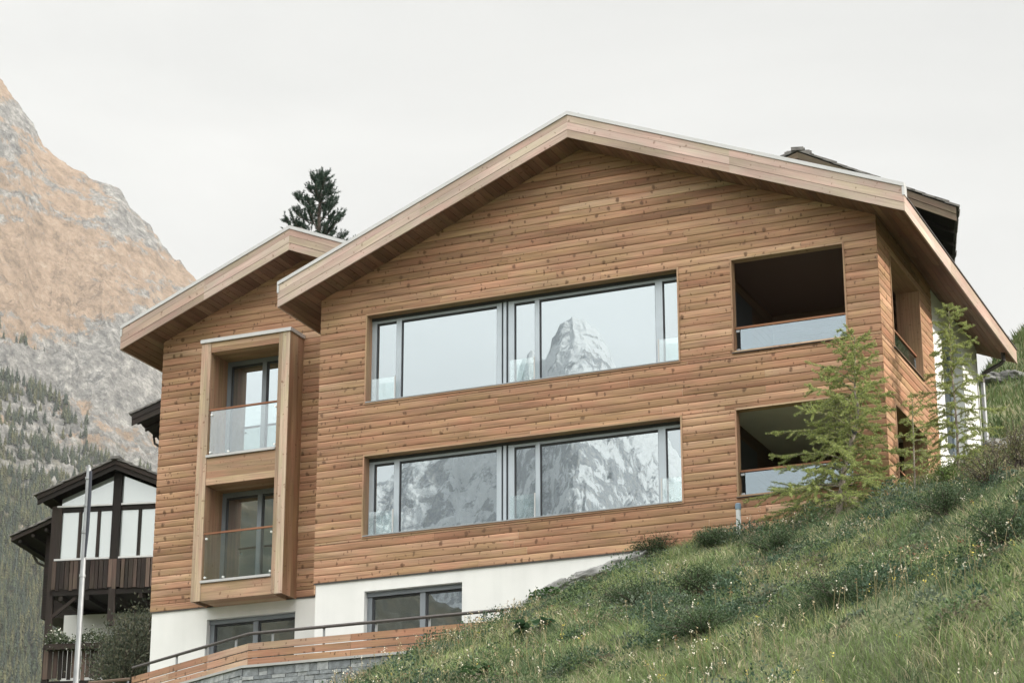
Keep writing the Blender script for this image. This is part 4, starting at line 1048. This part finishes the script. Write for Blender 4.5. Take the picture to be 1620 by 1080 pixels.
def herbs():
    # low leafy herb cushions of many species, and pale flower heads
    x, y = sample_bank(8500, 1.5, 24, -20, 8); pat = fbm(x*.6, y*.6, 3, 401)
    k = RG.random(len(x)) < .15+.85*sstep(.44, .56, pat); x, y = x[k], y[k]
    VV = []; FF = []; CC = []; off = 0
    cols = np.array([[.035, .062, .032], [.05, .085, .042], [.075, .115, .052], [.085, .11, .078], [.045, .078, .048], [.105, .15, .062], [.13, .12, .08]])
    for i in range(len(x)):
        r = RG.uniform(.08, .30) if RG.random() > .10 else RG.uniform(.32, .5); n = int(RG.uniform(90, 200)*(r/.22)); hh = r*RG.uniform(.5, 1.25)
        d = rand_dirs(n, .4); d[:, 2] = np.abs(d[:, 2]); rr = RG.uniform(.45, 1, n)**.6
        P = np.c_[x[i]+d[:, 0]*r*rr, y[i]+d[:, 1]*r*rr, d[:, 2]*hh*rr]; P[:, 2] += ground_z(P[:, 0], P[:, 1])
        D = unit(d + RG.normal(size=(n, 3))*.6); Wd = unit(np.cross(D, RG.normal(size=(n, 3))))
        s = RG.uniform(.018, .045)
        V, F = leaf_cards(P, D, Wd, RG.uniform(.7, 1.5, n)*s, RG.uniform(.2, .45, n)*s)
        VV.append(V); FF.append(F+off); off += len(V); CC.append(cols[RG.integers(0, 7)][None]*RG.uniform(.65, 1.35, n)[:, None])
    tag(np_mesh('herb_cover', np.concatenate(VV), np.concatenate(FF), M['leaf'], tint=np.concatenate(CC)), 'dark green leafy herbs growing through the grass of the bank', 'ground cover', kind='stuff')
    x, y = sample_bank(11000, 1.5, 24, -20, 6); pat = fbm(x*.9, y*.9, 3, 501); k = RG.random(len(x)) < sstep(.5, .66, pat); x, y = x[k], y[k]; n = len(x)
    z = ground_z(x, y); h = RG.uniform(.15, .42, n); VV = []; FF = []; CC = []; off = 0
    # stems
    dx = RG.normal(size=(n, 2))*.06; B = np.stack([x, y, z], -1); Tt = B + np.stack([dx[:, 0], dx[:, 1], h], -1); s = np.array([[.002, .0015, 0]])
    V = np.stack([B-s, B+s, Tt+s, Tt-s], 1).reshape(-1, 3); VV.append(V); FF.append(np.arange(len(V)).reshape(-1, 4)); CC.append(np.tile([[.20, .17, .09]], (n, 1))); off = len(V)
    kind = RG.random(n); headc = np.where((kind < .42)[:, None], [[.62, .58, .48]], np.where((kind < .8)[:, None], [[.40, .33, .21]], np.where((kind < .93)[:, None], [[.22, .12, .07]], [[.5, .42, .10]])))
    for j in range(5):
        D = rand_dirs(n, .3); Wd = unit(np.cross(D, RG.normal(size=(n, 3)))); P = Tt + RG.normal(size=(n, 3))*[.014, .014, .022]
        V, F = leaf_cards(P, D, Wd, RG.uniform(.014, .034, n), RG.uniform(.005, .012, n)); VV.append(V); FF.append(F+off); off += len(V); CC.append(headc*RG.uniform(.7, 1.2, n)[:, None])
    tag(np_mesh('wildflowers', np.concatenate(VV), np.concatenate(FF), M['leaf'], tint=np.concatenate(CC)), 'pale dried flower heads scattered through the grass of the bank', 'flowers', kind='stuff')
herbs()

# single broad-leaved plants on the bank
def broad_plant(px, D_, spread, nleaf, size, label, col):
    """rosette of big ribbed leaves; found on the ground along the view ray"""
    d = ray(*px); t = 25/np.hypot(d[0], d[1])
    for k in range(4000):
        P = CN + d*t
        if P[2] < ground_z(P[0], P[1]): break
        t += .01/np.hypot(d[0], d[1])
    o = thing('broadleaf_plant', label, 'plant', tuple(P), 0, 'large-leaved plants on the bank')
    V = []; F = []; C = []
    for k in range(nleaf):
        a = RG.uniform(0, 6.28); l = size*RG.uniform(.7, 1.25); w = l*RG.uniform(.30, .42); e = RG.uniform(.15, .9); r = spread*RG.uniform(0, 1)**.7
        c = np.array([math.cos(a), math.sin(a), 0]); s = np.array([-c[1], c[0], 0]); up = np.array([0, 0, 1])
        b = c*r*.8 + up*(.03+.5*spread*RG.random()*.6); b0 = len(V); nseg = 6; cc = np.array(col)*RG.uniform(.7, 1.35)
        for i in range(nseg+1):
            q = i/nseg; mid = b + c*l*q*math.cos(e) + up*(l*(math.sin(e)*q - .55*q*q)); ww = w*math.sin(math.pi*min(.97, q*.92+.06))**.8*(1+.12*math.sin(i*2.4))
            V += [mid - s*ww + up*ww*.25, mid, mid + s*ww + up*ww*.25]
        for i in range(nseg):
            j = b0+i*3; F += [(j, j+1, j+4, j+3), (j+1, j+2, j+5, j+4)]; C += [cc*.92, cc*1.05]
    fo = np_mesh('leaves', np.array(V), np.array(F), M['leaf'], tint=np.array(C), parent=o, smooth=False)
    st = MB()
    for k in range(6):
        a = RG.uniform(0, 6.28); st.tube([(0, 0, -.05), (math.cos(a)*spread*.3, math.sin(a)*spread*.3, spread*.5)], [.008, .005], 5)
    st.build('stem', M['bark'], o, local=True)
broad_plant((865, 945), 0, .30, 46, .16, 'bright green leafy plant at the edge of the grey rock', (.05, .105, .03))
broad_plant((850, 1002), 0, .34, 30, .26, 'dark large-leaved plant low in the middle of the bank', (.035, .07, .035))
broad_plant((772, 1072), 0, .26, 34, .20, 'dark green plant at the bottom edge of the bank, left of the others', (.04, .08, .03))
broad_plant((1425, 1068), 0, .28, 26, .20, 'fresh green broad-leaved plant at the bottom right of the bank', (.07, .135, .04))
broad_plant((880, 908), 0, .20, 30, .12, 'small green tuft of leaves high beside the rock slab', (.06, .10, .035))

# low shrubs: cushions of small leaves with twigs
def shrub(name, label, base, rx, ry, h, n, cols, leaf=.03, lean=(0, 0), twigs=14, group=None, upward=.5, mat='leaf', inner=.35):
    o = thing(name, label, 'shrub', base, 0, group)
    tw = MB(); P = []; Dd = []
    for k in range(twigs):
        a = RG.uniform(0, 6.28); e = RG.uniform(.1, 1) ; tipv = np.array([math.cos(a)*rx*e + lean[0]*h, math.sin(a)*ry*e + lean[1]*h, h*(1-.55*e*e)*RG.uniform(.75, 1.05)])
        pts = [np.array([math.cos(a)*rx*.12, math.sin(a)*ry*.12, -.1])]
        for i in range(1, 6):
            q = i/5; pts.append(tipv*[q**1.3, q**1.3, q] + RG.normal(size=3)*.03*h)
        tw.tube(pts, [.014*h*(1-i/6)+.003 for i in range(6)], 5)
        m = max(8, n//twigs); q = RG.uniform(inner, 1.05, m); ii = np.clip((q*5).astype(int), 0, 4); fr = (q*5-ii)[:, None]; pa = np.array(pts)
        base_p = pa[ii]*(1-fr) + pa[ii+1]*fr
        P.append(base_p + RG.normal(size=(m, 3))*[rx*.16, ry*.16, h*.07]); Dd.append(np.tile(unit(pa[-1]-pa[-3]), (m, 1)))
    P = np.concatenate(P); Dd = np.concatenate(Dd); m = len(P)
    D = unit(Dd*upward + RG.normal(size=(m, 3))*.6); Wd = unit(np.cross(D, RG.normal(size=(m, 3))))
    V, F = leaf_cards(P, D, Wd, RG.uniform(.6, 1.4, m)*leaf, RG.uniform(.16, .34, m)*leaf)
    cl = np.array(cols)[RG.integers(0, len(cols), m)]*RG.uniform(.7, 1.3, m)[:, None]
    np_mesh('foliage', V, F, M[mat], tint=cl, parent=o); tw.build('stems', M['darkbark'], o, local=True)
    return o
def on_ground(u, v, d0=25):
    d = ray(u, v); t = d0/np.hypot(d[0], d[1])
    for k in range(9000):
        P = CN + d*t
        if P[2] < ground_z(P[0], P[1]): return P
        t += .01
    return P
for (u, v, rx, h, lab) in ((1042, 885, .36, .34, 'dark green cushion shrub at the top of the bank right of the rock slab'), (1130, 870, .3, .28, 'low grey-green shrub on the bank below the vent pipe'),
                            (1010, 965, .42, .32, 'dark bushy cushion in the middle of the bank'), (1110, 940, .40, .30, 'deep green leafy cushion right of the middle of the bank'),
                            (1235, 880, .42, .3, 'dark olive shrub on the bank under the lower loggia'), (1330, 965, .44, .3, 'wide dark green cushion in the right half of the bank'),
                            (1110, 1010, .40, .28, 'dark shrub near the foot of the bank, centre'), (1500, 820, .5, .36, 'grey-green shrub at the upper right of the bank'), (1590, 870, .5, .34, 'dark shrub at the right edge of the bank')):
    shrub('shrub', lab, tuple(on_ground(u, v)), rx*1.35, rx*1.35, h*1.35, 5200, [(.03, .055, .024), (.045, .075, .03), (.06, .085, .045)], .028, twigs=26, group='low shrubs on the bank')
for (u, v, rx, h, lab, cs) in ((1570, 775, .55, .75, 'brownish twiggy shrub right of the white side wall', [(.10, .10, .045), (.15, .125, .075), (.07, .085, .035)]), (1612, 745, .5, .8, 'olive shrub at the right edge beside the grey stones', [(.09, .10, .04), (.13, .12, .06)]),
                               (1500, 770, .4, .42, 'bright green leafy shrub at the foot of the slender larch', [(.07, .11, .03), (.10, .14, .04)])):
    P = on_ground(u, v); shrub('shrub', lab, tuple(P), rx, rx, h, 2600, cs, .032, twigs=30, group='shrubs beside the house')
P = at_dist(205, 1150, 53); shrub('willow_bush', 'big grey-green bush between the old chalet and the white plinth', tuple(P), 1.35, 1.2, 2.55, 36000, [(.08, .095, .065), (.11, .12, .08), (.15, .15, .105), (.06, .075, .055)], .075, lean=(.12, 0), twigs=90, upward=1.1, inner=.15)
# flowers in the box of the old chalet
fb = thing('potted_flowers', 'trailing green and whitish plants in the balcony box of the old chalet', 'flowers', (0, 0, 0))
mtx = Matrix.Translation((-22.55, 23.6, 7.78)) @ Matrix.Rotation(R(13.6), 4, 'Z'); bl_ = mtx @ Vector((1.2, -.2, -2.8)); fb.location = bl_; fb.rotation_euler = (0, 0, R(13.6))
m_ = 2200; xx_ = RG.uniform(-1.25, 1.25, m_); P = np.c_[xx_, RG.normal(size=m_)*.10, .05+np.abs(RG.normal(size=m_))*.14*(1+.6*np.sin(xx_*5)) - .25*(RG.random(m_) < .25)]
D = rand_dirs(m_, .3); Wd = unit(np.cross(D, RG.normal(size=(m_, 3)))); V, F = leaf_cards(P, D, Wd, RG.uniform(.05, .11, m_), RG.uniform(.015, .035, m_))
wf_ = (RG.random(m_) < .10)[:, None]; np_mesh('foliage', V, F, M['leaf'], tint=np.where(wf_, [[.6, .6, .55]], [[.055, .075, .04]])*RG.uniform(.6, 1.4, m_)[:, None], parent=fb)

# larch saplings
def larch(name, label, trunk, r0, nb, lmax, lmin, seed, tip_t=.0, dens=1., bias=(0, 0), low=.08, cols=((.25, .29, .10), (.34, .38, .14), (.18, .23, .085))):
    rg = np.random.default_rng(seed); base = np.array(trunk[0]); T_ = np.array(trunk)-base
    o = thing(name, label, 'tree', tuple(base))
    seg = np.linalg.norm(np.diff(T_, axis=0), axis=1); cum = np.r_[0, np.cumsum(seg)]; tot = cum[-1]
    at_t = lambda t: np.array([np.interp(t*tot, cum, T_[:, k]) for k in range(3)])
    tb = MB(); tb.tube([at_t(q) for q in np.linspace(0, 1, 14)], [r0[0]*(1-q)+r0[1]*q if len(r0) == 2 else np.interp(q, r0[0::2], r0[1::2]) for q in np.linspace(0, 1, 14)], 8); tb.build('trunk', M['bark'], o, local=True, smooth=True)
    br = MB(); P = []; Dn = []
    for k in range(nb):
        t = low + (1-low)*(k+rg.uniform(0, .9))/nb; b = at_t(t); a = k*2.4+rg.uniform(-.4, .4)
        l = (lmin + (lmax-lmin)*(1-t)**.75)*rg.uniform(.6, 1.15); c = np.array([math.cos(a), math.sin(a), 0]); l *= 1+max(-.5, c[0]*bias[0]+c[1]*bias[1])
        rise = .15+.75*t; pts = []
        for i in range(8):
            q = i/7; pts.append(b + c*l*q + np.array([0, 0, l*(rise*q - .62*q*q + .22*q**4)]) + rg.normal(size=3)*.012*l*q)
        br.tube(pts, [.0075*(1-i/8.5)*(.4+l) for i in range(8)], 5); pa = np.array(pts); lines = [pa]
        for s in range(int(5*l*dens+2)):                     # side twigs hang from the branch
            q = rg.uniform(.18, .95); j = int(q*7); p0 = pa[j]*(1-(q*7-j)) + pa[min(j+1, 7)]*(q*7-j); a2 = a+rg.choice((-1, 1))*rg.uniform(.5, 1.1)
            ll = l*.42*(1.1-q)*rg.uniform(.5, 1.2)+.05; c2 = np.array([math.cos(a2), math.sin(a2), -.5*rg.uniform(0, 1.8)])
            tp = np.array([p0 + c2*ll*w + np.array([0, 0, .10*ll*w*w]) for w in np.linspace(0, 1, 5)]); br.tube(tp, [.0035]*4+[.0015], 4); lines.append(tp)
        for ln in lines:
            ds = np.linalg.norm(np.diff(ln, axis=0), axis=1).sum(); m = int(ds*330*dens)+4; q = rg.uniform(.04, 1.0, m)*(len(ln)-1); j = np.clip(q.astype(int), 0, len(ln)-2); f = (q-j)[:, None]
            P.append(ln[j]*(1-f)+ln[j+1]*f); Dn.append(unit(ln[j+1]-ln[j]))
    # the leader
    q = rg.uniform(.45, 1., int(260*dens)); P.append(np.array([at_t(w) for w in q])); Dn.append(np.tile([0, 0, 1.], (len(q), 1)))
    P = np.concatenate(P); Dn = np.concatenate(Dn); m = len(P)
    D = unit(Dn*.55 + rg.normal(size=(m, 3))*.55 + [0, 0, .15]); Wd = unit(np.cross(D, rg.normal(size=(m, 3))))
    V, F = leaf_cards(P, D, Wd, rg.uniform(.03, .055, m), rg.uniform(.0032, .0055, m))
    cl = np.array(cols)[rg.integers(0, len(cols), m)]*rg.uniform(.7, 1.35, m)[:, None]
    np_mesh('crown', V, F, M['larch'], tint=cl, parent=o); br.build('branches', M['bark'], o, local=True)
    return o
gz = lambda x, y: float(ground_z(x, y))
b0 = (10.50, -.9, gz(10.5, -.9)-.1)
l1 = larch('larch_sapling', 'leaning young larch with drooping branches in front of the lower loggia', [b0, (10.66, -.9, .85), (10.86, -.9, 1.45), (10.98, -.9, 1.80), (10.90, -.88, 2.1), (10.93, -.88, 2.6), (10.95, -.88, 3.15)], (0, .055, .5, .042, .56, .02, 1, .006), 92, 1.65, .22, 5, dens=1.3, bias=(-.2, -.1), low=.06)
tie = MB(); tie.tube([(10.84, -.9, 1.42), (10.87, -.9, 1.47)], .058, 8); tie.build('tie', M['gasket'], l1)
larch('larch_sapling', 'slender upright young larch beside the white side wall', [(12.2, .9, gz(12.2, .9)-.1), (12.22, .95, 1.9), (12.18, 1.0, 3.0), (12.2, 1.0, 4.15)], (.028, .007), 68, 1.05, .18, 8, dens=1.3, low=.10)
larch('larch_sapling', 'small thin larch between the two taller saplings', [(11.75, -.5, gz(11.75, -.5)-.1), (11.78, -.5, 1.3), (11.8, -.5, 2.05)], (.02, .004), 24, .70, .12, 21, dens=.8, low=.2)

# pine behind the roof
def pine():
    top = at_dist(508, 273, 70); rg = np.random.default_rng(3)
    base = np.array([top[0], top[1], top[2]-11]); o = thing('pine_tree', 'dark pine tree rising behind the left roof', 'tree', tuple(base))
    H = 11.; tb = MB(); tb.tube([(0, 0, 0), (.05, 0, H*.5), (-.03, 0, H*.85), (0, 0, H-.25)], [.22, .15, .06, .015], 8); tb.build('trunk', M['darkbark'], o, local=True)
    br = MB(); tips = []
    def brush(p, d, l): tips.append((p, d, l))
    nb = 88
    for k in range(nb):
        t = 1-(k/nb)**1.25*.62; z = H*t - .25; a = k*2.399+rg.uniform(-.4, .4); l = (.10+2.15*((1-t)/.62)**.62*.95)*rg.uniform(.65, 1.15); c = np.array([math.cos(a), math.sin(a), 0])
        pts = [np.array([0, 0, z]) + c*l*q + np.array([0, 0, l*(-.10*q+.42*q*q)]) + rg.normal(size=3)*.02*l for q in np.linspace(0, 1, 6)]
        br.tube(pts, [.03*(1-i/6.5)*(.3+l*.5) for i in range(6)], 5); pa = np.array(pts)
        for s in range(int(6+15*l)):
            q = rg.uniform(.30, 1); j = min(int(q*5), 4); p = pa[j]*(1-(q*5-j)) + pa[j+1]*(q*5-j); d = unit(c*.35 + np.array([0, 0, 1.]) + rg.normal(size=3)*.38); ll = rg.uniform(.16, .34)
            br.tube([p, p+d*ll*.6], [.008, .005], 4, caps=False); brush(p+d*ll*.12, d, ll)
    for s in range(5): brush(np.array([0, 0, H-.42+.07*s]), unit(np.array([rg.normal()*.2, rg.normal()*.2, 1])), .26)
    V_ = []; P = []; D = []
    for p, d, l in tips:
        m = 56; q = rg.uniform(0, 1, m)[:, None]; P.append(p + d*l*q); D.append(unit(d*1.0 + rg.normal(size=(m, 3))*.50))
    P = np.concatenate(P); D = np.concatenate(D); m = len(P); Wd = unit(np.cross(D, rg.normal(size=(m, 3))))
    V, F = leaf_cards(P, D, Wd, rg.uniform(.07, .12, m), rg.uniform(.005, .0085, m)); base_c = np.array([[.022, .042, .032], [.032, .055, .040], [.042, .065, .045]])
    np_mesh('crown', V, F, M['needle'], tint=base_c[rg.integers(0, 3, m)]*rg.uniform(.7, 1.3, m)[:, None], parent=o); br.build('branches', M['darkbark'], o, local=True)
pine()

# a birch-like tree just right of the frame: a few outer twigs reach into view
def edge_tree():
    c = at_dist(1685, 450, 62); rg = np.random.default_rng(9); gx, gy = c[0], c[1]; gz_ = gz(gx, gy)
    o = thing('deciduous_tree', 'sparse leafy tree at the right edge, only twig tips in view', 'tree', (gx, gy, gz_-.2)); h = c[2]-gz_+1.2
    tb = MB(); tb.tube([(0, 0, 0), (.05, 0, h*.5), (0, .05, h)], [.09, .06, .01], 7); tb.build('trunk', M['bark'], o, local=True)
    br = MB(); P = []
    for k in range(34):
        t = rg.uniform(.35, 1); a = rg.uniform(0, 6.28); l = 1.5*(1.15-t)*rg.uniform(.6, 1.1); cc = np.array([math.cos(a), math.sin(a), .5]); pts = [np.array([.02, 0, h*t]) + cc*l*q for q in np.linspace(0, 1, 4)]
        br.tube(pts, [.012, .008, .005, .003], 4); m = 40; q = rg.uniform(.3, 1.05, m)[:, None]; P.append(np.array([.02, 0, h*t]) + cc*l*q + rg.normal(size=(m, 3))*.10)
    P = np.concatenate(P); m = len(P); D = rand_dirs(m, 0, rg); Wd = unit(np.cross(D, rg.normal(size=(m, 3)))); V, F = leaf_cards(P, D, Wd, rg.uniform(.05, .09, m), rg.uniform(.015, .028, m))
    np_mesh('crown', V, F, M['leaf'], tint=np.array([[.035, .045, .025]])*rg.uniform(.7, 1.4, m)[:, None], parent=o); br.build('branches', M['bark'], o, local=True)
edge_tree()

# rocks
def rock(name, label, cen, size, rz=0, seed=0, group=None, tilt=0, mat='rock'):
    rg = np.random.default_rng(seed); nu, nv = 90, 48; th = np.linspace(0, 2*np.pi, nu, endpoint=False); ph = np.linspace(-np.pi/2, np.pi/2, nv); TH, PH = np.meshgrid(th, ph)
    sx = np.sign(np.cos(TH))*np.abs(np.cos(TH))**.7*np.cos(PH)**.7; sy = np.sign(np.sin(TH))*np.abs(np.sin(TH))**.7*np.cos(PH)**.7; sz = np.sign(np.sin(PH))*np.abs(np.sin(PH))**.8
    n = 1 + .42*(fbm(sx*2.8+sz+seed, sy*2.2-sz, 4, seed+600)-.5)*2 + .32*(fbm(sx*7+sz*3, sy*7+sz*2, 4, seed+650, ridge=True)-.5)
    V = np.stack([sx*n*size[0], sy*n*size[1], sz*n*size[2]], -1).reshape(-1, 3); i = np.arange(nu*nv).reshape(nv, nu); F = np.stack([i[:-1], np.roll(i[:-1], -1, 1), np.roll(i[1:], -1, 1), i[1:]], -1).reshape(-1, 4)
    o = np_mesh(name, V, F, M[mat], smooth=True); o.location = cen; o.rotation_euler = (0, tilt, rz); return tag(o, label, 'rock', group)
rock('rock_slab', 'long smooth grey rock slab sloping along the foot of the white plinth', (4.4, -.22, -1.02), (1.0, .26, .15), 0, 1, tilt=-R(27))
rock('rock_slab', 'upper grey rock slab lying below the timber at the plinth end', (5.9, -.2, -.42), (.8, .24, .14), .06, 12, tilt=-R(17))
rock('rock', 'weathered grey stone low on the hillside right of the downpipe', tuple(on_ground(1600, 720)), (.55, .4, .3), .4, 5, 'stones on the hillside', mat='hillrock')
rock('rock', 'grey boulder on the hillside just under the far end of the roof', tuple(on_ground(1588, 603)), (.55, .5, .22), .2, 8, 'stones on the hillside', mat='hillrock')

# ------------------------------------------------------------------ valley air
def haze():
    xs = (MX.min()-200, 6000); mb = MB()
    mb.box(-7200, 7200, -7400, 4200, -14, 3400)
    m, nt, out = newmat('valley_air'); v = nt.nodes.new('ShaderNodeVolumePrincipled'); v.inputs['Color'].default_value = (.93, .96, 1, 1); v.inputs['Density'].default_value = HAZE; v.inputs['Anisotropy'].default_value = .2
    nt.links.new(v.outputs[0], out.inputs['Volume'])
    tag(mb.build('haze', m), 'thin pale mountain haze', 'haze', kind='stuff')
HAZE = 3.5e-5
haze()
S.cycles.volume_bounces = 1
